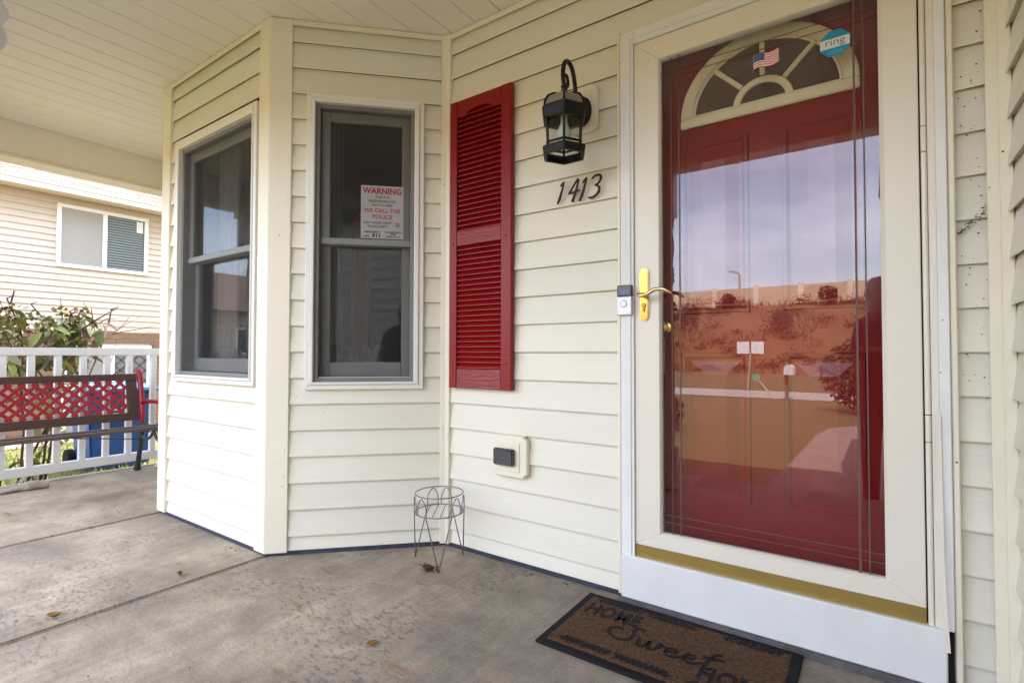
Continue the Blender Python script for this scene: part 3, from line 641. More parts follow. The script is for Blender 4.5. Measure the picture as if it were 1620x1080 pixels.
# ------------------------------------------------------------------ wall lantern
lam = thing('wall_lantern', 'black square glass lantern hanging from a scroll arm on the siding above the house number', 'wall lamp', (-.998, 1.96, 2.0))
def notch(w, h, c): return [(-w+c, -h), (w-c, -h), (w-c, -h+c*.5), (w, -h+c), (w, h-c), (w-c, h-c*.5), (w-c, h), (-w+c, h), (-w+c, h-c*.5), (-w, h-c), (-w, -h+c), (-w+c, -h+c*.5)]
pxc, pzc = -.994, 2.022
def plate(par, cx, cz, w, h, c, mat):
    mb = MB(); mb.prism(notch(w, h, c), lambda a, b: (cx+a, 1.945, cz+b), lambda a, b: (cx+a, 1.975, cz+b)); mb.build('mounting_block', mat, par, bevel=.003)
    mb = MB(); mb.prism(notch(w*.72, h*.76, c*.4), lambda a, b: (cx+a, 1.938, cz+b), lambda a, b: (cx+a, 1.9449, cz+b)); mb.build('block_face', mat, par, bevel=.003)
plate(lam, pxc, pzc, .066, .098, .016, TRIM)
cx, cy = -.985, 1.760
mb = MB(); mb.lathe([(.052, 0), (.052, .004), (.046, .009), (.050, .014), (.030, .022), (.026, .030)], (0, 0), 28); mb.v = [Vector((pxc+v.x*.95, 1.9375-v.z, 2.005+v.y*1.25)) for v in mb.v]; mb.build('wall_canopy', BLACK, lam, smooth=.6)
ux, uy = (cx-pxc), (cy-1.91); L = math.hypot(ux, uy); ux /= L; uy /= L
def AP(d, z): return (pxc+ux*d, 1.925+uy*d, z)
pts = catmull([AP(0, 2.0), AP(.022, 2.010), AP(.040, 2.045), AP(.052, 2.10), AP(.075, 2.145), AP(.110, 2.160), AP(.145, 2.145), AP(.162, 2.105), AP(.160, 2.065), AP(.142, 2.045), AP(.122, 2.055), AP(.118, 2.078), AP(.128, 2.095), AP(.140, 2.092)], 6)
mb = MB(); mb.tube(pts, lerpw([.009]*9+[.008, .006, .006, .006, .008], len(pts)), 10); mb.build('scroll_arm', BLACK, lam, smooth=True)
cx, cy = pxc+ux*.155, 1.925+uy*.155
mb = MB(); mb.lathe([(.004, 2.060), (.010, 2.056), (.008, 2.048), (.013, 2.042), (.009, 2.034), (.015, 2.022), (.024, 2.010), (.022, 2.004), (.026, 2.000), (.020, 1.994)], (cx, cy), 16); mb.build('finial', BLACK, lam, smooth=.8)
ang = math.atan2(-.875, .493)        # one edge turned to the porch corner
def cr4(r, z): return [(cx+r*math.cos(ang+k*math.pi/3), cy+r*math.sin(ang+k*math.pi/3), z) for k in range(6)]
def frust(mb, r0_, z0_, r1_, z1_, th):
    vs = cr4(r0_, z0_)+cr4(r1_, z1_)+cr4(r1_-th, z1_)+cr4(r0_-th, z0_)
    mb.add(vs, [(i*6+k, i*6+(k+1) % 6, ((i+1) % 4)*6+(k+1) % 6, ((i+1) % 4)*6+k) for i in range(4) for k in range(6)])
mb = MB(); frust(mb, .092, 1.950, .099, 1.939, .02); frust(mb, .099, 1.939, .092, 1.900, .02); mb.build('cap_band', BLACK, lam, bevel=.0015)
for k in range(6):
    t = ang+k*math.pi/3; pts = [(cx+r*math.cos(t), cy+r*math.sin(t), z) for r, z in ((.088, 1.947), (.085, 1.970), (.072, 1.991), (.048, 2.005), (.018, 2.010))]
    mb = MB(); mb.tube(pts, .0045, 6); mb.build('roof_rib', BLACK, lam, smooth=True)
    t2 = t+math.pi/3; rows = [(.087, 1.948), (.083, 1.969), (.070, 1.989), (.047, 2.003), (.018, 2.008)]
    mb = MB(); vs = []
    for r, z in rows: vs += [(cx+r*math.cos(t), cy+r*math.sin(t), z), (cx+r*math.cos(t2), cy+r*math.sin(t2), z)]
    mb.add(vs, [(2*i, 2*i+1, 2*i+3, 2*i+2) for i in range(4)]); mb.build('roof_pane', pm('smoked_glass', (.20, .19, .15), .15, spec=.6), lam)
for k in range(6):
    k2 = (k+1) % 6
    a, b = cr4(.077, 1.904)[k], cr4(.077, 1.904)[k2]; c, d = cr4(.071, 1.782)[k], cr4(.071, 1.782)[k2]
    mb = MB(); mb.tube([cr4(.078, 1.908)[k], cr4(.072, 1.786)[k]], .0055, 4); mb.build('corner_bar', BLACK, lam)
    n_ = Vector((cx-(a[0]+b[0])/2, cy-(a[1]+b[1])/2, 0)).normalized()*.002
    mb = MB(); q = [Vector(v) for v in (a, b, d, c)]; mb.add([tuple(v) for v in q]+[tuple(v+n_) for v in q], [(0, 1, 2, 3), (7, 6, 5, 4), (0, 4, 5, 1), (1, 5, 6, 2), (2, 6, 7, 3), (3, 7, 4, 0)]); mb.build('lantern_pane', LGLASS, lam)
    mb = MB(); mb.tube([cr4(.076, 1.806)[k], cr4(.076, 1.806)[k2]], .005, 4); mb.build('lower_bar', BLACK, lam)
mb = MB(); frust(mb, .091, 1.791, .096, 1.784, .016); frust(mb, .096, 1.784, .090, 1.759, .014); mb.build('base_skirt', BLACK, lam, bevel=.0015)
mb = MB(); mb.lathe([(.010, 1.93), (.014, 1.92), (.014, 1.895), (.018, 1.882), (.028, 1.862), (.031, 1.846), (.026, 1.830), (.012, 1.820), (.002, 1.818)], (cx, cy), 16); mb.build('bulb', pm('bulb_glass', (.80, .80, .76), .2, spec=.6), lam, smooth=True)

# ------------------------------------------------------------------ house number
num = thing('house_number', 'dark slanted digits 1413 on the siding below the lantern', 'house number', (-1.01, 1.957, 1.64))
def digit(strokes, u0, v0, sc_):
    mb = MB()
    for i, (pts, ws, sm) in enumerate(strokes):
        pts = [(p[0], p[1]) for p in pts]
        if sm: q = [(v.x, v.y) for v in catmull([(a, b, 0) for a, b in pts], 6)]
        else: q = pts
        w = lerpw(ws, len(q)) if len(ws) > 1 else [ws[0]]*len(q)
        ribbon(mb, [(a*sc_, b*sc_) for a, b in q], [x*sc_ for x in w], lambda a, b, h: (u0+a, 1.9565-h-i*.0003, v0+b), .0045)
    mb.build('digit', BROWN, num)
one = [([(.36, 1.0), (.26, .62), (.12, .22), (.0, 0)], [.08, .10, .13, .09], False), ([(.38, .99), (.26, .90), (.16, .80)], [.08, .08, .05], False)]
four = [([(.56, 1.0), (.36, .74), (.14, .44)], [.075, .08, .08], False), ([(.08, .40), (.36, .42), (.66, .47)], [.09, .09, .07], False), ([(.60, .96), (.46, .48), (.28, 0)], [.08, .10, .13], False)]
three = [([(.24, .86), (.42, .98), (.64, .96), (.68, .80), (.56, .62), (.38, .54)], [.06, .09, .11, .11, .09, .07], True), ([(.38, .56), (.58, .46), (.58, .24), (.40, .07), (.18, .02), (.06, .06)], [.06, .10, .12, .10, .09, .08], True)]
dz = .0015
digit(one, -1.120, 1.638, .092); digit(four, -1.073, 1.634, .098); digit(one, -1.012, 1.632, .096); digit(three, -.976, 1.636, .094)

# ------------------------------------------------------------------ doorbell
bell = thing('video_doorbell', 'silver and black video doorbell beside the storm door', 'doorbell', (-.82, 1.93, 1.13))
b0, bz0 = pp(-.850, 1.137, 1.918); b1, bz1 = pp(-.786, 1.259, 1.918); zm = bz0+(bz1-bz0)*.63
SILV = pm('satin_silver', (.62, .62, .64), .35, (.58, .58, .6), 10, .5, metal=.35)
MB().box(b0, b1, 1.918, 1.9375, bz0, zm-.0005).build('lower_face', SILV, bell, bevel=.003)
MB().box(b0+.0004, b1-.0004, 1.9185, 1.9375, zm, bz1).build('camera_face', pm('gloss_black', (.01, .01, .012), .12), bell, bevel=.003)
def disc(cx_, cz_, r, y0, y1, n=24): return MB().prism([(r*math.cos(2*math.pi*k/n), r*math.sin(2*math.pi*k/n)) for k in range(n)], lambda a, b: (cx_+a, y0, cz_+b), lambda a, b: (cx_+a, y1, cz_+b))
bc = (b0+b1)/2
disc(bc-.002, bz0+.045, .0145, 1.9165, 1.9179).build('button_ring', pm('ring_grey', (.30, .30, .32), .4), bell)
disc(bc-.002, bz0+.045, .0115, 1.9155, 1.9164).build('button', SILV, bell)
MB().box(bc-.020, bc+.022, 1.9176, 1.9184, zm+.006, zm+.027).build('lens_window', pm('violet_lens', (.05, .02, .13), .1), bell, bevel=.0003)
disc(bc, zm+.0165, .007, 1.9165, 1.9175).build('lens', pm('lens_black', (.004, .004, .006), .05), bell)

# ------------------------------------------------------------------ outlet
outl = thing('outlet_box', 'grey covered outlet on a cream notched block low on the siding', 'outlet', (-1.39, 1.95, .40))
ox, oz = pp(-1.392, .500, 1.945)
mb = MB(); mb.prism(notch(.098, .095, .018), lambda a, b: (ox+a, 1.945, oz+b), lambda a, b: (ox+a, 1.975, oz+b)); mb.build('mounting_block', TRIM, outl, bevel=.003)
mb = MB(); mb.box(ox-.078, ox+.062, 1.9395, 1.9449, oz-.070, oz+.066); mb.build('block_face', TRIM, outl, bevel=.002)
GREYP = pm('grey_weathered_cover', (.060, .063, .070), .5, (.04, .042, .05), 20, .6, .1, 60, specks=((.5, .5, .5), 34, .16, .5))
mb = MB(); mb.box(ox-.070, ox+.040, 1.914, 1.9394, oz-.040, oz+.036); mb.build('cover', GREYP, outl, bevel=.005, segs=2)
mb = MB(); mb.box(ox-.060, ox+.030, 1.911, 1.9139, oz+.022, oz+.030); mb.build('hinge', GREYP, outl, bevel=.001)

# ------------------------------------------------------------------ stickers on the storm glass
flg = thing('flag_sticker', 'small waving stars and stripes flag sticker on the storm door glass', 'sticker', (-.29, 1.96, 2.0))
RF = pm('flag_red', (.55, .02, .03), .4); WF = pm('flag_white', (.8, .8, .8), .4); BF = pm('flag_blue', (.02, .035, .20), .4)
fx0, fx1 = pp(-.326, 2, 1.9585)[0], pp(-.246, 2, 1.9585)[0]; fzb, fzt = pp(0, 1.988, 1.9585)[1], pp(0, 2.040, 1.9585)[1]
def wav(u): return .004*math.sin(u*6.6+.2)+u*.004
def fpt(u, v, d=0): return (fx0+(fx1-fx0)*u, 1.9590-d, fzb+(fzt-fzb)*v+wav(u))
for nm, mt, ks in (('red_stripes', RF, range(0, 13, 2)), ('white_stripes', WF, range(1, 13, 2))):
    mb = MB()
    for k in ks:
        N = 14
        for i in range(N):
            u0_, u1_ = i/N, (i+1)/N
            if k >= 6 and u1_ <= .43: continue
            q = [(u0_, k/13), (u1_, k/13), (u1_, (k+1)/13), (u0_, (k+1)/13)]
            mb.add([fpt(*p, d) for d in (0, .0004) for p in q], [(0, 1, 2, 3), (7, 6, 5, 4), (0, 4, 5, 1), (2, 6, 7, 3), (0, 3, 7, 4), (1, 5, 6, 2)])
    mb.build(nm, mt, flg)
mb = MB(); N = 6
for i in range(N):
    u0_, u1_ = .44*i/N, .44*(i+1)/N; q = [(u0_, 6/13), (u1_, 6/13), (u1_, 1), (u0_, 1)]
    mb.add([fpt(*p, d) for d in (.0001, .0006) for p in q], [(0, 1, 2, 3), (7, 6, 5, 4), (0, 4, 5, 1), (2, 6, 7, 3), (0, 3, 7, 4), (1, 5, 6, 2)])
mb.build('canton', BF, flg)
mb = MB()
for r in range(5):
    for c in range(6):
        px_, py_, pz_ = fpt(.04+.072*c, 6/13+.06+.105*r, .0008); mb.add([(px_-.0011, py_, pz_), (px_, py_, pz_-.0011), (px_+.0011, py_, pz_), (px_, py_, pz_+.0011)], [(0, 1, 2, 3)])
mb.build('stars', WF, flg)
mb = MB(); mb.box(fx0-.0016, fx0, 1.9586, 1.9592, fzb-.008, fzt+.003); mb.build('flagpole', pm('pole_grey', (.35, .35, .37), .4), flg)
alm = thing('alarm_sticker', 'blue and white octagonal alarm sticker at the top right of the storm glass', 'sticker', (-.08, 1.96, 2.0))
ax, az = pp(-.0815, 2.002, 1.9585); AR = .0455
octa = [(AR*math.cos(rad(22.5+45*k)), AR*math.sin(rad(22.5+45*k))) for k in range(8)]
AY = 1.9594
MB().prism(octa, lambda a, b: (ax+a, AY-.0008, az+b), lambda a, b: (ax+a, AY, az+b)).build('blue_field', pm('sticker_blue', (.01, .25, .46), .35), alm)
mb = MB(); hwd = AR*math.cos(rad(22.5))-.0012; mb.box(ax-hwd, ax+hwd, AY-.0012, AY-.0008, az-.0145, az+.0165); mb.build('white_band', pm('sticker_white', (.66, .70, .72), .35), alm)
mb = MB(); textmesh(mb, 'ring', .034, lambda a, b, h: (ax+a, AY-.0013-h, az-.0055+b), .0003, width=.055); mb.build('lettering', pm('sticker_grey', (.16, .18, .19), .5), alm)
mb = MB()
for k in range(3): mb.box(ax-.020, ax+.020, AY-.0012, AY-.0009, az-.0245-.0045*k, az-.0235-.0045*k)
mb.build('fine_print', pm('sticker_pale', (.25, .5, .65), .4), alm)

# ------------------------------------------------------------------ warning sign behind the screen
wrn = thing('warning_sign', 'white neighbourhood watch warning notice on the upper pane of the angled bay window', 'sign', (-2.0, 1.75, 1.57))
PAPER = pm('sign_paper', (.50, .50, .50), .6, (.43, .43, .44), 8, .5)
SR = pm('sign_red', (.42, .015, .02), .5); SB = pm('sign_black', (.02, .02, .025), .5)
sa, sb_, sz0, sz1 = -.434, -.222, 1.566, 1.838
mb = MB(FD); mb.box(sa, sb_, -.0355, -.0345, sz0, sz1); mb.build('sheet', PAPER, wrn)
scx = (sa+sb_)/2; Wd = sb_-sa
def sline(txt, size, z, width, mat, bold=0, x=None):
    mb = MB(); textmesh(mb, txt, size, lambda a, b, h: FD((scx if x is None else x)+a, -.0343+h, z+b), .0004, bold=bold, width=width); mb.build('lettering', mat, wrn)
hh = sz1-sz0
def zz(f): return sz1-hh*f
sline('WARNING', .042, zz(.150), Wd*.92, SR, .0016)
sline('THIS IS A', .0175, zz(.235), Wd*.34, SB, .0003)
sline('NEIGHBORHOOD', .0175, zz(.314), Wd*.64, SB, .0003)
sline('WATCH AREA', .0175, zz(.388), Wd*.50, SB, .0003)
sline('WE CALL THE', .029, zz(.505), Wd*.86, SR, .0006)
sline('POLICE', .029, zz(.620), Wd*.47, SR, .0006)
sline('EAST HAZEL CREST', .0165, zz(.722), Wd*.66, SB, .0003, scx-Wd*.10)
sline('POLICE DEPT.', .0165, zz(.792), Wd*.47, SB, .0003, scx-Wd*.10)
sline('EMERGENCY', .013, zz(.893), Wd*.37, SB, .0005, scx-Wd*.23)
sline('DIAL', .013, zz(.975), Wd*.15, SB, .0005, scx-Wd*.36)
sline('911', .026, zz(.975), Wd*.19, SB, .0012, scx-Wd*.13)
sline('NON-EMERGENCY', .011, zz(.888), Wd*.40, SB, .0004, scx+Wd*.26)
sline('(708)', .011, zz(.930), Wd*.15, SB, .0004, scx+Wd*.26)
sline('798-3171', .011, zz(.975), Wd*.33, SB, .0004, scx+Wd*.26)
mb = MB(FD); stx, stz = scx+Wd*.36, zz(.73)
star = [((.017 if k % 2 == 0 else .0095)*math.cos(rad(90+30*k)), (.017 if k % 2 == 0 else .0095)*math.sin(rad(90+30*k))) for k in range(12)]
mb.prism(star, lambda a, b: (stx+a, -.0344, stz+b), lambda a, b: (stx+a, -.0340, stz+b)); mb.build('badge', pm('badge_grey', (.25, .25, .26), .5), wrn)

# ------------------------------------------------------------------ plant stand
sx_, sy_ = -1.672, 1.800
std = thing('plant_stand', 'empty round wire plant stand in the corner by the bay', 'plant stand', (sx_, sy_, 0))
R = .112; zt1, zt2 = .325, .238
for z, r, nm in ((zt1, R, 'top_ring'), (zt2, R, 'lower_ring')):
    mb = MB(); mb.loop([(sx_+r*math.cos(t), sy_+r*math.sin(t), z) for t in [2*math.pi*k/48 for k in range(48)]], .0028, 6); mb.build(nm, GREYIRON, std, smooth=True)
mb = MB()
for dx in (-.055, -.018, .018, .055):
    l_ = math.sqrt(R*R-dx*dx); a = rad(35); mb.tube([(sx_+dx*math.cos(a)-l_*math.sin(a), sy_+dx*math.sin(a)+l_*math.cos(a), zt2), (sx_+dx*math.cos(a)+l_*math.sin(a), sy_+dx*math.sin(a)-l_*math.cos(a), zt2)], .0022, 6)
mb.build('shelf_wires', GREYIRON, std, smooth=True)
for k in range(3):
    tk = rad(-48+120*k)
    foot = (sx_+.132*math.cos(tk), sy_+.132*math.sin(tk), .004)
    for s in (-1, 1):
        ta = tk+s*rad(30); 
        def rp(t, z, r=R+.004): return (sx_+r*math.cos(t), sy_+r*math.sin(t), z)
        tb = ta+s*rad(26)
        pts = [Vector(foot)]+catmull([rp(ta, .235), rp(ta, .275), rp(ta+s*rad(6), .305), rp(ta+s*rad(14), .317), rp(tb-s*rad(5), .302), rp(tb, .275), rp(tb, zt2)], 5)
        mb = MB(); mb.tube(pts, .0027, 6); mb.build('leg', GREYIRON, std, smooth=True)

# ------------------------------------------------------------------ doormat
mx0, mx1, my0, my1 = -.945, -.186, 1.492, 1.915
mat_ = thing('doormat', 'brown coir doormat with black rubber border and welcome lettering before the step', 'doormat', (-.56, 1.7, 0))
def MP(u, v, h): return (mx0+u, my0+v, .0145+h)
MW, MH = mx1-mx0, my1-my0
COIR = pm('coir', (.15, .086, .052), .95, (.045, .025, .016), 75, .42, 1.0, 130, ndet=6, spec=.1)
mb = MB(); mb.box(mx0, mx1, my0, my1, .001, .010); mb.build('rubber_base', RUBBER, mat_, bevel=.003)
mb = MB(); nx, ny = 120, 64; bw = .030
for j in range(ny+1):
    for i in range(nx+1):
        u = bw+(MW-2*bw)*i/nx; v = bw+(MH-2*bw)*j/ny; e = 0 if i in (0, nx) or j in (0, ny) else 1
        mb.v.append(Vector(MP(u+random.uniform(-.001, .001)*e, v+random.uniform(-.001, .001)*e, e*random.uniform(-.0022, .0012)-.004*(1-e))))
for j in range(ny):
    for i in range(nx): a = j*(nx+1)+i; mb.f.append([a, a+1, a+nx+2, a+nx+1])
mb.build('coir_pile', COIR, mat_)
mb = MB()                                       # short loose fibres standing in the pile
for i in range(9500):
    u, v = random.uniform(bw, MW-bw), random.uniform(bw, MH-bw); a = random.uniform(0, 6.28); l_ = random.uniform(.004, .011); w = .0005
    p = Vector(MP(u, v, random.uniform(-.001, .0016))); d = Vector((math.cos(a), math.sin(a), random.uniform(.1, .5)))*l_; s_ = Vector((-math.sin(a), math.cos(a), 0))*w
    mb.add([p-s_, p+s_, p+d], [(0, 1, 2)])
o = mb.build('coir_fibres', pm('coir_fibre', (.23, .14, .085), .9, (.13, .065, .033), 90, .5, spec=.1), mat_, kind='stuff')
def mtext(txt, size, u, v, width, sp=1.0):
    mb = MB(); textmesh(mb, txt, size, lambda a, b, h: MP(u+a, v+b, .0004+h), .0014, bold=.0033, width=width, sp=sp); mb.build('lettering', RUBBER, mat_)
mtext('HOME', .112, .155, .262, .205, 1.05); mtext('HOME', .112, .608, .094, .205, 1.05)
def script(strokes, u0, v0, s, w):
    mb = MB()
    for st in strokes:
        q = catmull([(a, b, 0) for a, b in st], 7); n = len(q)
        ws = [w*(.62+.5*abs(math.sin(math.pi*i/(n-1)*3))) for i in range(n)]
        ribbon(mb, [(u0+p.x*s*1.08, v0+p.y*s*.92) for p in q], ws, lambda a, b, h: MP(a, b, .0006+h), .0014)
    mb.build('lettering', RUBBER, mat_)
Sw = [[(1.02, 1.28), (.95, 1.42), (.78, 1.45), (.66, 1.30), (.66, 1.05), (.74, .75), (.74, .40), (.58, .12), (.30, .0), (.05, .10), (-.18, .38), (-.20, .75), (.02, .98), (.26, .92)],
      [(1.00, .70), (1.06, .30), (1.14, .05), (1.30, .10), (1.42, .40), (1.46, .68), (1.48, .30), (1.58, .05), (1.76, .14), (1.86, .45), (1.86, .68), (1.98, .60), (2.10, .62)],
      [(2.10, .32), (2.40, .38), (2.52, .56), (2.38, .70), (2.20, .52), (2.18, .22), (2.36, .03), (2.60, .12), (2.80, .30)],
      [(2.80, .32), (3.08, .38), (3.20, .56), (3.06, .70), (2.88, .52), (2.86, .22), (3.04, .03), (3.28, .12), (3.50, .34)],
      [(4.06, 1.34), (3.86, 1.30), (3.72, .90), (3.62, .40), (3.62, .10), (3.78, .03), (3.96, .20)], [(3.42, .84), (3.76, .88), (4.20, 1.02)]]
script(Sw, .205, .155, .079, .0125)
def sprig(u0, v0, ln, dirn):
    mb = MB(); n = 9
    ribbon(mb, [(u0+ln*i/12, v0+.004*math.sin(i*.9)) for i in range(13)], .004, lambda a, b, h: MP(a, b, .0005+h), .0012)
    for i in range(n):
        for s in (-1, 1):
            u = u0+ln*(i+.5+.2*s)/n; a = s*rad(38)+(0 if dirn > 0 else math.pi); l_ = .024; w_ = .0075; c, sn = math.cos(a), math.sin(a)
            pr = [(l_*t, w_*math.sin(math.pi*t)**.8) for t in (0, .2, .45, .7, 1)]+[(l_*t, -w_*math.sin(math.pi*t)**.8) for t in (.7, .45, .2)]
            mb.prism(pr, lambda p, q: MP(u+p*c-q*sn, v0+p*sn+q*c, .0003), lambda p, q: MP(u+p*c-q*sn, v0+p*sn+q*c, .0018))
    mb.build('leaf_sprig', RUBBER, mat_)
for u0, d in ((.06, 1), (.27, -1), (.52, 1)): sprig(u0, .372, .175, d)
for u0, d in ((.06, 1), (.27, -1), (.49, 1)): sprig(u0, .062, .175, d)

# ------------------------------------------------------------------ dry leaves and scraps on the slab
LEAFM = pm('dry_leaf', (.32, .17, .03), .6, (.16, .075, .02), 60, .6)
def leaf(x, y, l_, a, label, cup=.3, mat=LEAFM):
    mb = MB(); n = 6; vs = []
    for i in range(n+1):
        t = i/n; w_ = l_*.30*math.sin(math.pi*min(1, t*.92+.04))**.8
        for s in (-1, -.5, 0, .5, 1):
            u = (t-.5)*l_; v = s*w_; z = .003+cup*abs(s)**1.5*w_*1.2+cup*.5*l_*(t-.5)**2*2
            vs.append((x+u*math.cos(a)-v*math.sin(a), y+u*math.sin(a)+v*math.cos(a), z))
    fs = [(i*5+k, i*5+k+1, i*5+6+k, i*5+5+k) for i in range(n) for k in range(4)]
    mb.add(vs, fs); o = mb.build('fallen_leaf', mat, smooth=True)
    m = o.modifiers.new('thickness', 'SOLIDIFY'); m.thickness = .0012
    tag(o, label, 'leaf', 'dry leaves on the porch floor'); return o
leaf(-2.490, .603, .045, .9, 'curled yellow brown leaf nearest the bottom left corner of the porch floor', .9)
leaf(-2.496, 1.032, .042, 2.6, 'folded brown leaf on the slab before the bay front corner', 1.1)
leaf(-1.384, 1.162, .042, 1.05, 'narrow ochre leaf lying alone on the middle of the near slab', .5)
DEB = pm('dead_leaf', (.085, .038, .016), .8, (.04, .02, .01), 40, .6)
leaf(-1.640, 1.690, .05, .4, 'small crumpled dark leaf clump at the foot of the plant stand', 1.4, DEB)
mb = MB()
for i in range(26):
    x = -1.645+random.gauss(0, .02); y = 1.70+random.gauss(0, .014); a = random.uniform(0, 6.28); l_ = random.uniform(.008, .025)
    mb.tube([(x, y, .003), (x+l_*math.cos(a)*.5, y+l_*math.sin(a)*.5, .006+random.random()*.018), (x+l_*math.cos(a), y+l_*math.sin(a), .004+random.random()*.02)], [.001, .003, .0008], 4)
o = mb.build('leaf_litter', DEB); o['kind'] = 'stuff'
mb = MB()                                       # crumbs, seeds and grit scattered over the slab
for i in range(420):
    x = random.uniform(-4.9, -.2); y = random.uniform(.3, 1.9)
    if i > 150:                                  # swept up against the walls
        if i % 3 == 0: x = random.uniform(-3.6, -2.45); y = 1.335-abs(random.gauss(0, .02))
        elif i % 3 == 1: u = random.random(); x = -2.397+.61*u+.025+abs(random.gauss(0, .015)); y = 1.36+.61*u-.025-abs(random.gauss(0, .015))
        else: x = random.uniform(-1.75, -.95); y = 1.945-abs(random.gauss(0, .02))
    if i <= 150 and ((x > -2.4 and x < -1.78 and y > x+3.7) or (-3.65 < x <= -2.4 and y > 1.33)): continue
    r = random.uniform(.0012, .0045)
    if random.random() < .25: r *= .6
    mb.add([(x+r, y, .001), (x, y+r*.7, .001), (x-r*1.3, y, .001), (x, y-r*.8, .001), (x, y, .001+r)], [(0, 1, 4), (1, 2, 4), (2, 3, 4), (3, 0, 4)])
o = mb.build('grit', pm('grit_dark', (.05, .035, .025), .8, (.25, .22, .18), 3, .2)); o['kind'] = 'stuff'
# dirty glove lying by the railing
GLV = pm('dirty_canvas', (.52, .48, .40), .9, (.24, .20, .15), 14, .6, .5, 50)
glv = thing('work_glove', 'dirty white work glove lying on the floor below the railing', 'glove', (-4.93, 1.0, 0))
def blob(pts, rs, sq=.55, seed=0):
    mb = MB(); mb.tube(catmull(pts, 5), lerpw(rs, (len(pts)-1)*5+1), 12)
    for v in mb.v:
        v.z = max(.002, .003+(v.z)*1.0); nn = mnoise.noise(v*28+Vector((seed, 0, 0)))*.010; v.x += nn; v.z += abs(nn)*.7
    return mb
blob([(-4.95, 1.00, .018), (-4.935, 1.05, .022), (-4.93, 1.10, .022), (-4.925, 1.155, .017)], [.030, .036, .034, .030]).build('cuff', GLV, glv, smooth=True)
for i, (dx, ln) in enumerate(((-.03, .15), (-.008, .18), (.014, .17), (.036, .13))):
    blob([(-4.95+dx*.5, 1.02, .016), (-4.955+dx, .96, .016), (-4.96+dx*1.2, 1.02-ln, .010)], [.014, .012, .007], seed=i).build('finger', GLV, glv, smooth=True)
# crumpled paper scrap by the bench foot
mb = blob([(-4.98, 1.85, .012), (-4.99, 1.90, .018), (-4.985, 1.945, .010)], [.014, .026, .012], seed=9)
tag(mb.build('paper_scrap', pm('scrap', (.6, .58, .55), .8), smooth=True), 'crumpled pale scrap on the floor behind the bench foot', 'litter')

# ------------------------------------------------------------------ porch railing
rail = thing('porch_railing', 'white baluster railing across the open end of the porch behind the bench', 'railing', (-5.15, 1.1, 0))
mb = MB(); mb.box(-5.18, -5.12, .245, 1.955, .958, 1.018); mb.build('top_rail', RAILW, rail, bevel=.006, segs=2)
mb = MB(); mb.box(-5.175, -5.125, .245, 1.955, .062, .132); mb.build('bottom_rail', RAILW, rail, bevel=.005)
bal = None; y = 1.709
for k in range(10):
    yy = 1.709-.1555*k
    if bal is None: bo = MB().box(-5.171, -5.129, yy-.021, yy+.021, .1325, .9575).build('baluster', RAILW, rail, bevel=.003); bal = (bo, yy)
    else:
        o = bpy.data.objects.new('baluster', bal[0].data); sc.collection.objects.link(o); o.parent = rail; o.location = (0, yy-bal[1], 0)
MB().box(-5.172, -5.128, 1.865, 1.905, .1325, .9575).build('end_post', RAILW, rail, bevel=.003)

# ------------------------------------------------------------------ bench
ben = thing('bench', 'garden bench with red lattice back and dark wood frame against the railing', 'bench', (-4.8, 1.1, 0))
def BK(z): return -4.93-(z-.42)*.20            # leaning back
by0, by1 = .44, 1.712
def bkbox(name, y0, y1, z0, z1, mat, th=.026, lift=0):
    mb = MB(); vs = []
    for d in (lift, lift-th):
        for y, z in ((y0, z0), (y1, z0), (y1, z1), (y0, z1)): vs.append((BK(z)+d, y, z))
    mb.add(vs, [(0, 1, 2, 3), (7, 6, 5, 4), (0, 4, 5, 1), (1, 5, 6, 2), (2, 6, 7, 3), (3, 7, 4, 0)]); return mb.build(name, mat, ben, bevel=.003)
bkbox('back_top_rail', by0, by1, .754, .806, SLAT); bkbox('back_bottom_rail', by0, by1, .430, .492, SLAT)
bkbox('back_stile', by1-.072, by1, .4925, .7535, SLAT); bkbox('back_stile', by0, by0+.072, .4925, .7535, SLAT)
la_, lb_, lz0, lz1 = by0+.0725, by1-.0725, .4928, .7532
def lat(s, name):
    sp = .0735; n = int((lb_-la_+.24)/sp)+1; hgt = lz1-lz0; run = hgt*.98; w_ = .021
    for i in range(n):
        ya = la_-(run if s > 0 else 0)+sp*i; 
        P_ = []
        for t in [0, 1]:
            P_.append((ya+(run*t if s > 0 else run*(1-t)) if s > 0 else ya-run*t+0, lz0+hgt*t))
        (y0, z0), (y1, z1) = P_
        # clip to the frame
        t0, t1 = 0, 1; dy = y1-y0
        if dy > 0: t0 = max(t0, (la_-y0)/dy); t1 = min(t1, (lb_-y0)/dy)
        else: t0 = max(t0, (lb_-y0)/dy); t1 = min(t1, (la_-y0)/dy)
        if t1-t0 < .08: continue
        A = Vector((y0+dy*t0, z0+hgt*t0)); Bq = Vector((y0+dy*t1, z0+hgt*t1)); d = (Bq-A).normalized(); nn = Vector((-d.y, d.x))*w_*.62
        q = [A-nn, Bq-nn, Bq+nn, A+nn]
        q = [Vector((min(max(p.x, la_-.004), lb_+.004), min(max(p.y, lz0-.004), lz1+.004))) for p in q]
        l0 = -.006 if s > 0 else -.0105; mb = MB()
        mb.add([(BK(p.y)+dd, p.x, p.y) for dd in (l0, l0-.009) for p in q], [(0, 1, 2, 3), (7, 6, 5, 4), (0, 4, 5, 1), (1, 5, 6, 2), (2, 6, 7, 3), (3, 7, 4, 0)])
        mb.build('lattice_strip', REDIRON, ben)
lat(1, 'a'); lat(-1, 'b')
mb = MB(); mb.box(-4.606, -4.552, by0, by1+.10, .398, .422); mb.build('seat_slat', SLAT2, ben, bevel=.005, segs=2)
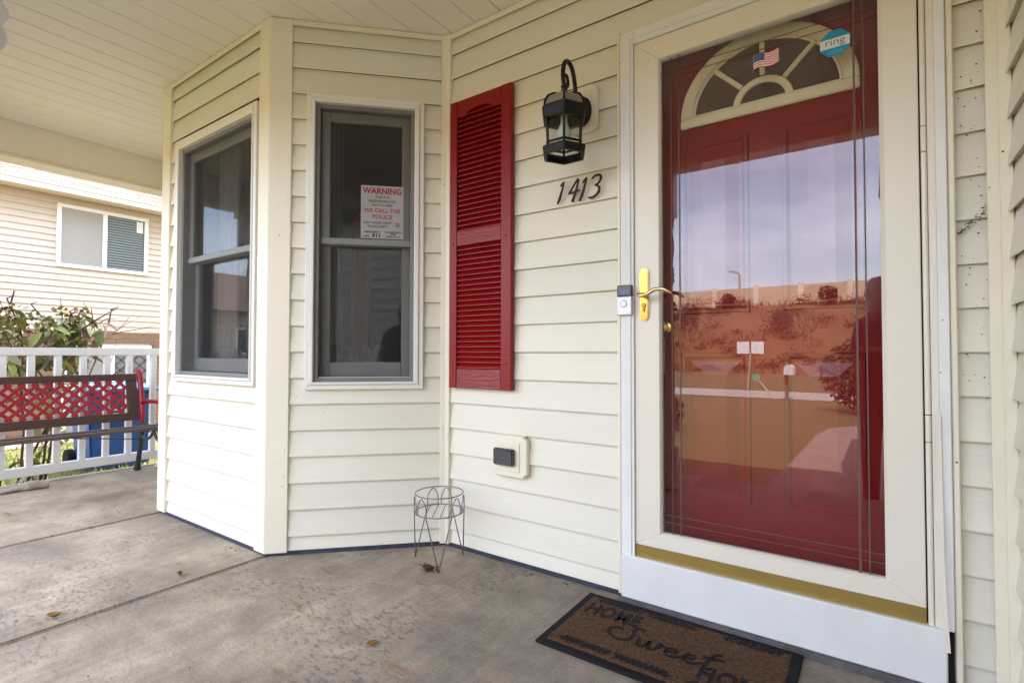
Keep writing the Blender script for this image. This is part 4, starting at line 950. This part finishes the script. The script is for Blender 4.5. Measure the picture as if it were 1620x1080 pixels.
mb = MB(); mb.box(-4.540, -4.486, by0, by1+.10, .390, .414); mb.build('seat_slat', SLAT2, ben, bevel=.005, segs=2)
for ye in (by1+.028, by0-.028):
    mb = MB(); pts = catmull([(-4.955, ye, .40), (-4.95, ye, .50), (-4.975, ye, .62), (-5.005, ye, .74), (-5.030, ye, .815), (-5.050, ye, .835)], 5); mb.tube(pts, [.022]*(len(pts)-6)+[.021, .02, .019, .018, .018, .014], 8); mb.build('end_upright', REDIRON, ben, smooth=True)
    mb = MB(); pts = catmull([(-4.965, ye, .555), (-4.92, ye, .575), (-4.82, ye, .585), (-4.66, ye, .590), (-4.52, ye, .585), (-4.47, ye, .56), (-4.48, ye, .53), (-4.51, ye, .535)], 6); mb.tube(pts, .017, 8); mb.build('armrest', REDIRON, ben, smooth=True)
    mb = MB(); pts = catmull([(-4.955, ye, .42), (-4.965, ye, .30), (-4.985, ye, .18), (-5.02, ye, .06), (-5.035, ye, .012)], 5); mb.tube(pts, lerpw([.021, .021, .018, .020, .030], len(pts)), 8); mb.build('leg', IRON, ben, smooth=True)
    mb = MB(); pts = catmull([(-4.50, ye, .58), (-4.53, ye, .47), (-4.50, ye, .38), (-4.46, ye, .25), (-4.46, ye, .12), (-4.43, ye, .012)], 5); mb.tube(pts, lerpw([.018, .020, .022, .019, .019, .028], len(pts)), 8); mb.build('leg', IRON, ben, smooth=True)
    mb = MB(); mb.tube(catmull([(-4.955, ye, .405), (-4.80, ye, .385), (-4.65, ye, .385), (-4.50, ye, .385)], 4), .015, 8)
    mb.tube(catmull([(-4.96, ye, .30), (-4.88, ye, .275), (-4.78, ye, .30), (-4.73, ye, .35), (-4.78, ye, .37), (-4.82, ye, .34)], 5), .011, 6)
    mb.tube(catmull([(-4.50, ye, .30), (-4.58, ye, .275), (-4.66, ye, .30), (-4.70, ye, .35), (-4.65, ye, .37), (-4.62, ye, .34)], 5), .011, 6); mb.build('seat_bracket', IRON, ben, smooth=True)
mb = MB(); mb.tube([(-4.75, 1.05, .385), (-4.93, by1+.02, .27)], .004, 6); mb.tube([(-4.75, 1.05, .385), (-4.93, by0-.02, .27)], .004, 6); mb.build('tie_rod', IRON, ben)

# ------------------------------------------------------------------ blue bin on the grass
bn = thing('recycling_bin', 'blue wheeled plastic bin on the grass beyond the railing', 'bin', (-6.75, 2.12, GZ))
def tap(mb, x0, x1, y0, y1, z0, z1, k): mb.add([(x0+k, y0+k, z0), (x1-k, y0+k, z0), (x1-k, y1-k, z0), (x0+k, y1-k, z0), (x0, y0, z1), (x1, y0, z1), (x1, y1, z1), (x0, y1, z1)], [(3, 2, 1, 0), (4, 5, 6, 7), (0, 1, 5, 4), (1, 2, 6, 5), (2, 3, 7, 6), (3, 0, 4, 7)]); return mb
tap(MB(), -7.05, -6.46, 1.80, 2.40, GZ+.03, .56, .045).build('bin_body', BIN, bn, bevel=.02, segs=2)
tap(MB(), -7.07, -6.44, 1.78, 2.42, .561, .600, -.0).build('bin_rim', BIN, bn, bevel=.01)
mb = MB(); mb.add([(-7.08, 1.775, .601), (-6.43, 1.775, .601), (-6.43, 2.425, .601), (-7.08, 2.425, .601), (-7.0, 1.85, .655), (-6.52, 1.85, .635), (-6.52, 2.35, .635), (-7.0, 2.35, .655)], [(3, 2, 1, 0), (4, 5, 6, 7), (0, 1, 5, 4), (1, 2, 6, 5), (2, 3, 7, 6), (3, 0, 4, 7)]); mb.build('bin_lid', pm('blue_lid', (.05, .13, .33), .4, (.04, .11, .29), 5, .5), bn, bevel=.012)
for yy in (1.80, 2.40):
    mb = MB(); mb.prism([(.10*math.cos(k*math.pi/9), .10*math.sin(k*math.pi/9)) for k in range(18)], lambda a, b: (-7.02+a, yy-.03, GZ+.10+b), lambda a, b: (-7.02+a, yy+.03, GZ+.10+b)); mb.build('wheel', RUBBER, bn)
mb = MB(); 
for r, wds in enumerate(((.09, .03, .06), (.20,),)):
    y = 1.98
    for w_ in wds:
        z_ = .39-.055*r; xx = -6.46-.045*(1-(z_-GZ-.03)/(.56-GZ-.03)); mb.box(xx-.002, xx+.002, y, y+w_, z_-.014, z_+.014); y += w_+.012
mb.build('white_marking', PRINT, bn)

# ------------------------------------------------------------------ leafy shrub beyond the railing
shr = thing('leafy_shrub', 'straggly shrub with drooping green and brown leaves beyond the railing', 'shrub', (-6.0, 1.15, GZ))
BARK = pm('red_brown_bark', (.060, .024, .020), .7, (.10, .05, .035), 20, .6)
LG = [pm('leaf_green', (.12, .17, .045), .5, (.19, .23, .07), 5, .6), pm('leaf_lime', (.25, .31, .06), .5, (.32, .34, .10), 5, .6), pm('leaf_rust', (.23, .12, .07), .6, (.34, .20, .11), 5, .6), pm('leaf_olive', (.15, .15, .07), .55, (.30, .24, .16), 5, .6)]
lmeshes = []
for mt in LG:
    for v in range(2):
        mb = MB(); n = 5; vs = []
        for i in range(n+1):
            t = i/n; w_ = .20*math.sin(math.pi*min(1, t*.95+.03))**.85
            for s in (-1, 0, 1): vs.append((t, s*w_, .12*abs(s)*w_*3-(.35+.2*v)*t*t))
        mb.add(vs, [(i*3+k, i*3+k+1, i*3+4+k, i*3+3+k) for i in range(n) for k in range(2)])
        o = mb.build('leaf', mt, smooth=True); lmeshes.append(o.data); bpy.data.objects.remove(o)
tips = []
def branch(p, d, l_, r, lvl):
    pts = [Vector(p)]; dd = Vector(d).normalized(); d0 = dd.copy()
    for i in range(5):
        if pts[-1].z > 1.33: pts.append(pts[-1]+Vector((.004, .006, .004))); continue
        dd = (dd+Vector((random.uniform(-.25, .25), random.uniform(-.25, .25), random.uniform(-.12, .16)))+d0*.25).normalized(); pts.append(pts[-1]+dd*l_/5)
        if pts[-1].z < 1.34 and pts[-1].z > -.1 and .95 < pts[-1].y < 1.66: tips.append((pts[-1], dd, lvl))
    mb = MB(); mb.tube(pts, [r*(1-.13*i) for i in range(6)], 6); mb.build('branch', BARK, shr, smooth=True)
    if lvl < 2:
        for k in range(3 if lvl == 0 else 2):
            q = pts[random.randint(2, 5)]; branch(q, dd+Vector((random.uniform(-.8, .8), random.uniform(-.9, .9), random.uniform(-.1, .5))), l_*.55, r*.6, lvl+1)
for (x, y), (dx, dy), l_ in zip([(-6.0, 1.2), (-6.05, 1.1), (-5.95, 1.32), (-6.1, 1.25), (-6.0, 1.05), (-5.9, 1.18), (-6.0, 1.36)], [(.1, .1), (-.1, -.2), (.1, .25), (0, .15), (0, -.25), (.15, .0), (0, .3)], (1.6, 1.5, 1.5, 1.65, 1.5, 1.4, 1.45)):
    branch((x, y, GZ), (dx, dy, 1), l_, .013, 0)
# bare twigs rising at the right, one dark drooping cane
for pts, r in (([(-6.0, 1.45, .95), (-6.0, 1.62, 1.12), (-6.02, 1.70, 1.22), (-6.0, 1.68, 1.40)], .009), ([(-6.02, 1.70, 1.22), (-6.02, 1.80, 1.30), (-6.0, 1.88, 1.31)], .006), ([(-6.0, 1.62, 1.12), (-6.0, 1.70, 1.08), (-6.0, 1.80, 1.10)], .006), ([(-6.0, 1.68, 1.34), (-6.0, 1.62, 1.45)], .005), ([(-5.85, .85, 1.27), (-5.85, 1.15, 1.265), (-5.86, 1.32, 1.255), (-5.9, 1.42, 1.17)], .009), ([(-5.9, 1.08, .9), (-5.9, 1.10, 1.3), (-5.9, 1.13, 1.5)], .012)):
    q = catmull(pts, 4); mb = MB(); mb.tube(q, [r*(1-.6*i/len(q)) for i in range(len(q))], 6); mb.build('branch', BARK, shr, smooth=True)
nl = 0
tips = [t for t in tips for _ in range(7 if t[0].z > .88 else (3 if t[0].z > .0 else 1))]
random.shuffle(tips)
while nl < 285:
    p, d, lvl = tips[nl % len(tips)]
    a = random.uniform(0, 6.28); pitch = random.uniform(-.1, 1.15); s_ = random.uniform(.095, .16)
    q = p+Vector((random.uniform(-.08, .08), random.uniform(-.09, .09), random.uniform(-.08, .05)))
    if q.z > 1.40 or q.y > 1.72: q.z -= .25; q.y -= .15
    wt = random.random(); mi = 0 if wt < .32 else (2 if wt < .58 else (4 if wt < .74 else 6))
    if q.z > 1.15: mi = random.choice((2, 2, 0, 4, 6))
    M = Matrix.Translation(q-Vector(shr.location)) @ Matrix.Rotation(a, 4, 'Z') @ Matrix.Rotation(pitch, 4, 'Y') @ Matrix.Rotation(random.uniform(-.6, .6), 4, 'X') @ Matrix.Diagonal((s_, s_*random.uniform(.8, 1.15), s_, 1))
    sub(lmeshes[mi+random.randint(0, 1)], 'leaf', shr, M); nl += 1

mb = MB()                                       # the many small leaves between the large ones
for i in range(650):
    p, d, lvl = random.choice(tips); q = p+Vector((random.gauss(0, .06), random.gauss(0, .07), random.gauss(0, .07)))
    if q.z > 1.38 or q.y > 1.74: continue
    a = Vector((random.gauss(0, 1), random.gauss(0, 1), random.gauss(-.5, .8))).normalized()*random.uniform(.03, .065); b = a.orthogonal().normalized()*a.length*.42
    mb.add([q, q+a*.5+b, q+a, q+a*.5-b], [(0, 1, 2, 3)])
mb.build('small_leaves', pm('leaf_mixed', (.20, .26, .06), .55, (.26, .13, .07), 9, .5), shr, kind='stuff')
# ------------------------------------------------------------------ neighbouring house
NX = -10.0
nb = thing('neighbour_house', 'peach-sided neighbouring house with white sliding window and gutter beyond the railing', 'house', (NX, 4, GZ))
NS = pm('peach_vinyl', (.61, .53, .44), .5, (.57, .495, .41), .8, .5)
NF = frame((NX, 0, 0), (0, 1, 0), (1, 0, 0))         # t = y, n = +x
nw = (2.36, 3.55, 2.275, 3.235)
z = 1.31; k = 0
while z < 3.33:
    zt = min(z+.0957, 3.342)
    segs = [(-.6, 12.0)]
    if zt > nw[2]+.03 and z < nw[3]-.03: segs = [(-.6, nw[0]+.01), (nw[1]-.01, 12.0)]
    for s in segs:
        mb = MB(NF); mb.prism([(-.024, z+.010), (-.003, z+.010), (-.003, z), (0, z), (0, z+.005), (-.020, zt+.004), (-.024, zt+.004)], lambda d, zz_: (s[0], d, zz_), lambda d, zz_: (s[1], d, zz_)); mb.build('siding_board', NS, nb)
    z += .0957
mb = MB(); mb.box(-18, NX-.0245, -.6, 12.0, GZ, 3.38); mb.build('house_body', pm('peach_body', (.5, .4, .32), .7), nb)
mb = MB(NF); mb.box(nw[0], nw[1], -.01, .030, nw[2], nw[2]+.055); mb.box(nw[0], nw[1], -.01, .030, nw[3]-.055, nw[3]); mb.box(nw[0], nw[0]+.055, -.01, .030, nw[2]+.0555, nw[3]-.0555); mb.box(nw[1]-.055, nw[1], -.01, .030, nw[2]+.0555, nw[3]-.0555)
ym = 2.955; mb.box(ym-.03, ym+.03, -.01, .024, nw[2]+.0555, nw[3]-.0555); nwin = mb.build('window', pm('bright_white', (.80, .80, .80), .4), nb, bevel=.004)
NGL = pm('screened_glass', (.30, .29, .27), .25, (.26, .25, .24), 3, .5, spec=.6)
NGD = pm('blind_glass', (.045, .06, .065), .12, (.06, .08, .085), 3, .5, spec=.7)
MB(NF).box(nw[0]+.055, ym-.03, -.008, .004, nw[2]+.0555, nw[3]-.0555).build('pane', NGL, nwin)
MB(NF).box(ym+.03, nw[1]-.055, -.008, .002, nw[2]+.0555, nw[3]-.0555).build('pane', NGD, nwin)
mb = MB(NF); z = nw[2]+.07; 
while z < nw[3]-.08: mb.box(ym+.04, nw[1]-.066, .0025, .006, z, z+.018); z += .042
mb.build('blind_slats', pm('blind_grey', (.20, .24, .25), .4), nwin, kind='stuff')
mb = MB(NF); z = nw[2]+.065
while z < nw[3]-.075: mb.box(nw[0]+.06, ym-.036, .0045, .0062, z, z+.022); z += .030
mb.build('blind_slats', pm('blind_pale', (.36, .345, .32), .5), nwin, kind='stuff')
MB(NF).box(nw[1]-.165, nw[1]-.075, .0065, .0085, nw[3]-.26, nw[3]-.075).build('window_label', PRINT, nwin)
# soffit, gutter, roof
mb = MB(NF); mb.box(-.8, 12.2, -.02, .358, 3.345, 3.36); mb.build('soffit', pm('nb_soffit', (.60, .50, .40), .6), nb)
mb = MB(NF); mb.prism([(.36, 3.305), (.36, 3.41), (.47, 3.41), (.475, 3.388), (.455, 3.365), (.45, 3.305)], lambda d, zz_: (-.9, d, zz_), lambda d, zz_: (12.3, d, zz_)); mb.build('gutter', pm('gutter_white', (.60, .59, .57), .4), nb)
NR = pm('nb_shingle', (.20, .145, .12), .9, (.11, .08, .07), 14, .7, .3, 50)
rows = 26; mb = MB()
for r in range(rows):
    x0 = NX+.38-r*.14; z0 = 3.395+r*.14*.42; y = -.9-(.15 if r % 2 else 0)
    mb2 = mb
    while y < 12.3:
        j = random.uniform(-.004, .006)
        if -.9 < y < 6: mb.add([(x0, y+.004, z0+.012+j), (x0, y+.296, z0+.012+j), (x0-.20, y+.296, z0+.084), (x0-.20, y+.004, z0+.084), (x0, y+.004, z0-.004), (x0, y+.296, z0-.004)], [(0, 1, 2, 3), (0, 4, 5, 1)])
        y += .30
    mb.add([(x0, 6, z0+.006), (x0, 12.3, z0+.006), (x0-.20, 12.3, z0+.082), (x0-.20, 6, z0+.082)], [(0, 1, 2, 3)])
mb.build('shingles', NR, nb, kind='stuff')
mb = MB(); mb.prism([(NX+.35, 3.375), (-14, 5.03), (-18.4, 3.375)], lambda a, b: (a, -.85, b), lambda a, b: (a, 12.25, b)); mb.build('roof', NR, nb)
# brick lower wall, laid brick by brick as one part, with a white sliding window
BRK = pm('brown_brick', (.26, .155, .10), .9, (.17, .10, .065), 5, .7, .2, 40)
lw = (2.45, 3.62, -.32, 1.10)
mb = MB(NF); row = 0; z = GZ
while z < 1.28:
    y = 0.4-(.105 if row % 2 else 0)
    while y < 6.5:
        c, d = max(y, .4), min(y+.2, 6.5)
        if z+.06 > lw[2] and z < lw[3]:
            if c < lw[0] < d: d = lw[0]
            if c < lw[1] < d: c = lw[1]
            if c >= lw[0]-.001 and d <= lw[1]+.001: y += .21; continue
        if d-c > .02: mb.box(c, d, -.016, random.uniform(-.004, .003), z+.002, z+.060)
        y += .21
    z += .069; row += 1
mb.build('bricks', BRK, nb, kind='stuff')
mb = MB(NF); mb.box(.4, 6.5, -.0185, -.012, GZ, 1.3); mb.build('mortar', pm('mortar', (.42, .37, .32), .95), nb)
mb = MB(NF)
mb.box(lw[0], lw[1], -.005, .035, lw[3]-.06, lw[3]); mb.box(lw[0], lw[0]+.06, -.005, .035, GZ, lw[3]-.0605); mb.box(lw[1]-.06, lw[1], -.005, .035, GZ, lw[3]-.0605); mb.box(3.06, 3.11, -.005, .03, GZ, lw[3]-.0605)
lwin = mb.build('patio_door', MATS['bright_white'], nb, bevel=.004)
MB(NF).box(lw[0]+.06, 3.06, -.004, .006, GZ, lw[3]-.0605).build('pane', pm('patio_glass_pale', (.26, .25, .25), .2, spec=.6), lwin)
MB(NF).box(3.11, lw[1]-.06, -.004, .004, GZ, lw[3]-.0605).build('pane', pm('patio_glass', (.17, .17, .175), .15, spec=.6), lwin)
mb = MB(NF); s = .17
for sg in (-1, 1):
    for i in range(-9, 16):
        t0 = 3.12+s*i; pts = []
        a = Vector((t0, GZ)); b = Vector((t0+sg*1.35, GZ+1.35)); u0_, u1_ = 0.0, 1.0; dt = sg*1.35
        lo, hi = 3.115, lw[1]-.065
        ta, tb_ = (lo-t0)/dt, (hi-t0)/dt
        if ta > tb_: ta, tb_ = tb_, ta
        u0_, u1_ = max(0, ta), min((lw[3]-.066-GZ)/1.35, tb_)
        if u1_-u0_ < .03: continue
        A = a+(b-a)*u0_; Bq = a+(b-a)*u1_; d_ = (Bq-A).normalized(); n_ = Vector((-d_.y, d_.x))*.007
        mb.add([(p.x, dd, p.y) for dd in (.0045, .012) for p in (A-n_, Bq-n_, Bq+n_, A+n_)], [(0, 1, 2, 3), (7, 6, 5, 4), (0, 4, 5, 1), (2, 6, 7, 3)])
mb.build('diamond_grille', pm('grille_dark', (.06, .06, .065), .5), lwin)

# ------------------------------------------------------------------ the view the door glass mirrors
NBW = pm('barrier_concrete', (.62, .46, .30), .9, (.54, .39, .25), .6, .6, .3, 8)
nbw = thing('noise_barrier', 'long pale concrete panel wall along the top of the embankment', 'wall', (-10, -45.2, 5))
pw_ = 3.45
for i in range(-16, 10):
    x = -8.1+pw_*i
    MB().box(x+.2, x+pw_-.2, -45.25, -45.05, 4.7, 6.78).build('wall_panel', NBW, nbw)
    MB().box(x-.2, x+.2, -45.35, -44.95, 4.7, 6.95).build('wall_post', pm('barrier_post', (.78, .63, .47), .9), nbw)
lp = thing('light_pole', 'tall grey roadway light pole behind the barrier wall', 'street lamp', (-9.7, -46.5, 5))
mb = MB(); mb.tube([(-9.7, -46.5, 5), (-9.7, -46.5, 8.0)], .12, 8); mb.build('pole', pm('galv', (.4, .4, .42), .5), lp)
mb = MB(); mb.tube(catmull([(-9.7, -46.5, 8.0), (-9.8, -46.5, 8.35), (-10.3, -46.5, 8.55)], 4), .09, 6); mb.box(-10.65, -10.2, -46.6, -46.4, 8.5, 8.62); mb.build('lamp_arm', MATS['galv'], lp)
def clump(name, cx_, cy_, cz_, rx, ry, rz, n, ls, mat, parent=None, kind=None, cone=False):
    mb = MB()
    for i in range(n):
        while True:
            p = Vector((random.uniform(-1, 1), random.uniform(-1, 1), random.uniform(-1, 1)))
            if p.length < 1: break
        if cone: t = (p.z+1)/2; p.x *= (1-t); p.y *= (1-t)
        p = Vector((cx_+p.x*rx, cy_+p.y*ry, cz_+p.z*rz)); a = Vector((random.gauss(0, 1), random.gauss(0, 1), random.gauss(0, 1))).normalized()*ls*random.uniform(.6, 1.3); b = a.orthogonal().normalized()*ls*.4
        mb.add([p-a*.5, p+b*.5, p+a*.5, p-b*.5], [(0, 1, 2, 3)])
    return mb.build(name, mat, parent, kind=kind)
def bankz(y): t = min(1, max(0, (-29.5-y)/15.6)); return GZ+5.36*(3*t*t-2*t**3)
CON = pm('dark_conifer', (.030, .040, .018), .9, (.05, .05, .025), 3, .6)
for x, y, s, w_ in ((-2.6, -42.5, 1.0, 'rightmost, close under the barrier wall'), (-14.5, -40.2, 1.3, 'leftmost and largest'), (-12.2, -39.0, 1.2, 'third from the left'), (-14.0, -37.2, .9, 'second from the left, lowest down'), (-5.2, -37.4, 1.1, 'fifth from the left, above the white signs'), (-9.8, -42.3, .9, 'fourth from the left, under the wall')):
    t = thing('conifer', 'dark evergreen on the mirrored embankment, '+w_, 'tree', (x, y, bankz(y)), 'small conifers on the embankment')
    zc = bankz(y); clump('crown', x, y, zc+.8*s, .70*s, .70*s, .80*s, 420, .28, CON, t)
    mb = MB(); mb.tube([(x, y, zc-.1), (x, y, zc+.7*s)], .06, 6); mb.build('trunk', BARK, t)
WEED = pm('weeds', (.10, .055, .016), .95, (.19, .10, .035), .7, .7)
mb = MB()
for i in range(9000):
    x = random.uniform(-34, 14); t = random.random(); y = -30-t*14.6; z_ = bankz(y)
    if mnoise.noise(Vector((x*.3, y*.4, 7))) < -.05: continue
    h = random.uniform(.15, .65); a = random.uniform(0, 6.28); w = random.uniform(.03, .10); b = random.gauss(0, .15)
    mb.add([(x-w*math.cos(a), y-w*math.sin(a), z_-.1), (x+w*math.cos(a), y+w*math.sin(a), z_-.1), (x+b, y+random.gauss(0, .15), z_+h)], [(0, 1, 2)])
o = mb.build('bank_weeds', WEED); o['kind'] = 'stuff'
mb = MB()                                       # scrub on the slope, too tangled to count
for i in range(110):
    bx_, t = random.uniform(-26, 8), random.random()**.8; by_ = -30.5-t*13.8; bz_ = bankz(by_); rr_ = random.uniform(.3, 1.1)
    for q in range(int(120*rr_)):
        p = Vector((bx_+random.gauss(0, .5)*rr_, by_+random.gauss(0, .4)*rr_, bz_+abs(random.gauss(0, .4))*rr_)); a = Vector((random.gauss(0, 1), random.gauss(0, 1), random.gauss(0, 1))).normalized()*.10; b = a.orthogonal()*.5
        mb.add([p-a, p+b, p+a, p-b], [(0, 1, 2, 3)])
o = mb.build('bank_scrub', pm('scrub', (.055, .035, .012), .95, (.15, .09, .03), .5, .8)); o['kind'] = 'stuff'
# road sign pair, mailbox, leaning green marker, bushes
sg = thing('road_sign', 'two small white notice boards on a leaning post across the road', 'sign', (-3.5, -15.6, GZ))
mb = MB(); mb.tube([(-3.52, -15.6, GZ), (-3.42, -15.6, 1.0)], .035, 6); mb.build('post', pm('sign_post', (.42, .36, .28), .8), sg)
for dx in (-.23, .23): MB().box(-3.42+dx-.20, -3.42+dx+.20, -15.57, -15.55, .98, 1.40).build('board', MATS['bright_white'], sg)
mbx = thing('mailbox', 'white mailbox on a wooden post beside the road', 'mailbox', (-1.82, -11.5, GZ))
mb = MB(); mb.box(-1.86, -1.78, -11.54, -11.46, GZ, .75); mb.build('post', pm('post_wood', (.22, .13, .07), .8), mbx)
mb = MB(); mb.prism([(-.11, 0)]+[(.11*math.cos(t), .16+.11*math.sin(t)) for t in [math.pi-math.pi*k/8 for k in range(9)]]+[(.11, 0)], lambda a, b: (-1.75+a, -11.75, .42+b), lambda a, b: (-1.75+a, -11.27, .42+b)); mb.build('box', MATS['bright_white'], mbx)
mk = thing('reflector_marker', 'leaning green disc marker on a thin rod beside the road', 'marker', (-2.13, -11.4, GZ))
mb = MB(); mb.tube([(-2.10, -11.4, GZ), (-2.50, -11.4, .28)], .015, 6); mb.build('rod', pm('rod', (.6, .55, .45), .6), mk)
mb = MB(); mb.prism([(.10*math.cos(k*math.pi/8), .10*math.sin(k*math.pi/8)) for k in range(16)], lambda a, b: (-2.54+a, -11.36, .33+b), lambda a, b: (-2.54+a, -11.34, .33+b)); mb.build('disc', pm('marker_green', (.06, .45, .25), .4), mk)
GB = pm('bush_leaf', (.035, .045, .018), .8, (.07, .07, .03), 3, .6)
t = thing('garden_bush', 'tall dark leafy bush beside the far end of the walk', 'bush', (.35, -8.9, GZ)); clump('foliage', .25, -8.9, .55, 1.15, 1.0, .85, 4200, .13, GB, t)
for k in range(9):
    a = k*.7; mb = MB(); mb.tube(catmull([(.3, -8.9, GZ), (.3+.35*math.cos(a), -8.9+.35*math.sin(a), .4), (.3+.75*math.cos(a), -8.9+.75*math.sin(a), 1.1)], 4), .025, 5); mb.build('stem', BARK, t)
t = thing('garden_bush', 'low round dark bush on the lawn left of the walk', 'bush', (-2.75, -4.3, GZ)); clump('foliage', -2.78, -4.3, .05, .36, .36, .36, 1500, .08, GB, t)
mb = MB(); mb.tube([(-2.78, -4.3, GZ), (-2.78, -4.3, .1)], .03, 6); mb.build('stem', BARK, t)
# house across the side lawn, mirrored in the bay front window
oh = thing('brown_roof_house', 'low tan house with brown roof across the front side lawn', 'house', (-26, -12, GZ))
mb = MB(); mb.box(-34, -25, -19, -7, GZ, 3.0); mb.build('wall', pm('tan_wall', (.50, .41, .33), .8, (.44, .36, .29), 1, .5), oh)
mb = MB(); mb.prism([(-24.4, 2.95), (-29.5, 5.4), (-34.6, 2.95)], lambda a, b: (a, -19.5, b), lambda a, b: (a, -6.5, b)); mb.build('roof', pm('brown_roof', (.17, .105, .08), .9, (.12, .08, .06), 3, .6), oh)
for yy in (-16.5, -10.5):
    MB().box(-25.02, -24.97, yy-.8, yy+.8, .9, 2.2).build('window', MATS['bright_white'], oh); MB().box(-24.968, -24.955, yy-.7, yy+.7, 1.0, 2.1).build('pane', NGD, oh)

# ------------------------------------------------------------------ person with the camera, mirrored at the door's right edge
per = thing('person', 'person in dark clothes bending forward, mirrored at the right edge of the door glass', 'person', (.09, -.55, GZ+.05))
def skin(name, verts, edges, mat, sub_=2):
    me = bpy.data.meshes.new(name); off = Vector(per.location); me.from_pydata([tuple(Vector(v[:3])-off) for v in verts], edges, []); o = bpy.data.objects.new(name, me); sc.collection.objects.link(o)
    o.modifiers.new('skin', 'SKIN'); sv = me.skin_vertices[0].data
    for i, v in enumerate(verts): sv[i].radius = (v[3], v[4] if len(v) > 4 else v[3]); sv[i].use_root = (i == 0)
    o.modifiers.new('subd', 'SUBSURF').levels = sub_; o.modifiers['subd'].render_levels = sub_
    dg = bpy.context.evaluated_depsgraph_get(); m2 = bpy.data.meshes.new_from_object(o.evaluated_get(dg)); bpy.data.objects.remove(o)
    o = bpy.data.objects.new(name, m2); sc.collection.objects.link(o); o.parent = per; m2.materials.clear(); m2.materials.append(mat)
    for p in m2.polygons: p.use_smooth = True
    return o
CLO = pm('dark_cloth', (.018, .018, .022), .9, (.03, .03, .035), 12, .6); SKN = pm('skin', (.30, .17, .11), .55); HAIR = pm('hair', (.02, .014, .01), .6)
G0 = -.2
V = [(.09, -.66, .78, .14, .12), (.085, -.56, .98, .14, .11), (.075, -.46, 1.13, .145, .11), (.07, -.39, 1.23, .11, .09), (.07, -.34, 1.28, .055),
     (-.05, -.46, 1.17, .06), (-.075, -.48, .98, .048), (-.01, -.30, 1.00, .042), (.02, -.21, 1.01, .032),
     (.19, -.46, 1.17, .06), (.205, -.48, .98, .048), (.15, -.30, 1.0, .042), (.12, -.21, 1.01, .032),
     (.015, -.64, .66, .085), (.00, -.52, .30, .065), (.00, -.60, -.10, .05), (.00, -.48, -.165, .045),
     (.165, -.64, .66, .085), (.18, -.52, .30, .065), (.18, -.60, -.10, .05), (.18, -.48, -.165, .045)]
E_ = [(0, 1), (1, 2), (2, 3), (3, 4), (2, 5), (5, 6), (6, 7), (7, 8), (2, 9), (9, 10), (10, 11), (11, 12), (0, 13), (13, 14), (14, 15), (15, 16), (0, 17), (17, 18), (18, 19), (19, 20)]
skin('body', V, E_, CLO)
HX, HY = .066, -.295
mb = MB(); mb.lathe([(.001, -.118), (.040, -.112), (.058, -.085), (.068, -.045), (.074, 0), (.076, .04), (.068, .082), (.045, .108), (.001, .118)], (0, 0), 20)
mb.v = [Vector((HX+v.x, HY+v.y*1.12, 1.375+v.z)) for v in mb.v]; hd = mb.build('head', SKN, per, smooth=True)
mb = MB(); mb.lathe([(.080, -.01), (.083, .04), (.075, .085), (.05, .115), (.001, .126)], (0, 0), 20); mb.v = [Vector((HX+v.x, HY-.015+v.y*1.15, 1.378+v.z)) for v in mb.v]; mb.build('hair', HAIR, per, smooth=True)
mb = MB(); mb.tube([(HX, HY+.08, 1.40), (HX, HY+.097, 1.36), (HX, HY+.08, 1.35)], [.008, .014, .010], 8); mb.tube([(HX-.025, HY+.08, 1.318), (HX, HY+.085, 1.316), (HX+.025, HY+.08, 1.318)], [.004, .007, .004], 6)
for s in (-1, 1): mb.tube([(HX+s*.074, HY, 1.36), (HX+s*.084, HY-.005, 1.385), (HX+s*.076, HY, 1.40)], [.008, .012, .008], 6)
mb.build('face', SKN, per, smooth=True)
for s, hx_ in ((-1, .02), (1, .12)):
    for k in range(5):
        a = (k-2)*.012; l_ = (.05, .07, .075, .07, .055)[k]; p0 = (hx_+a, -.20, 1.01); mb = MB(); mb.tube(catmull([p0, (hx_+a*1.2-s*.012, -.20+l_*.5, 1.018), (hx_+a-s*.03, -.20+l_*.75, .995)], 3), [.011, .010, .010, .009, .009, .009, .008], 7); mb.build('finger', SKN, per, smooth=True)
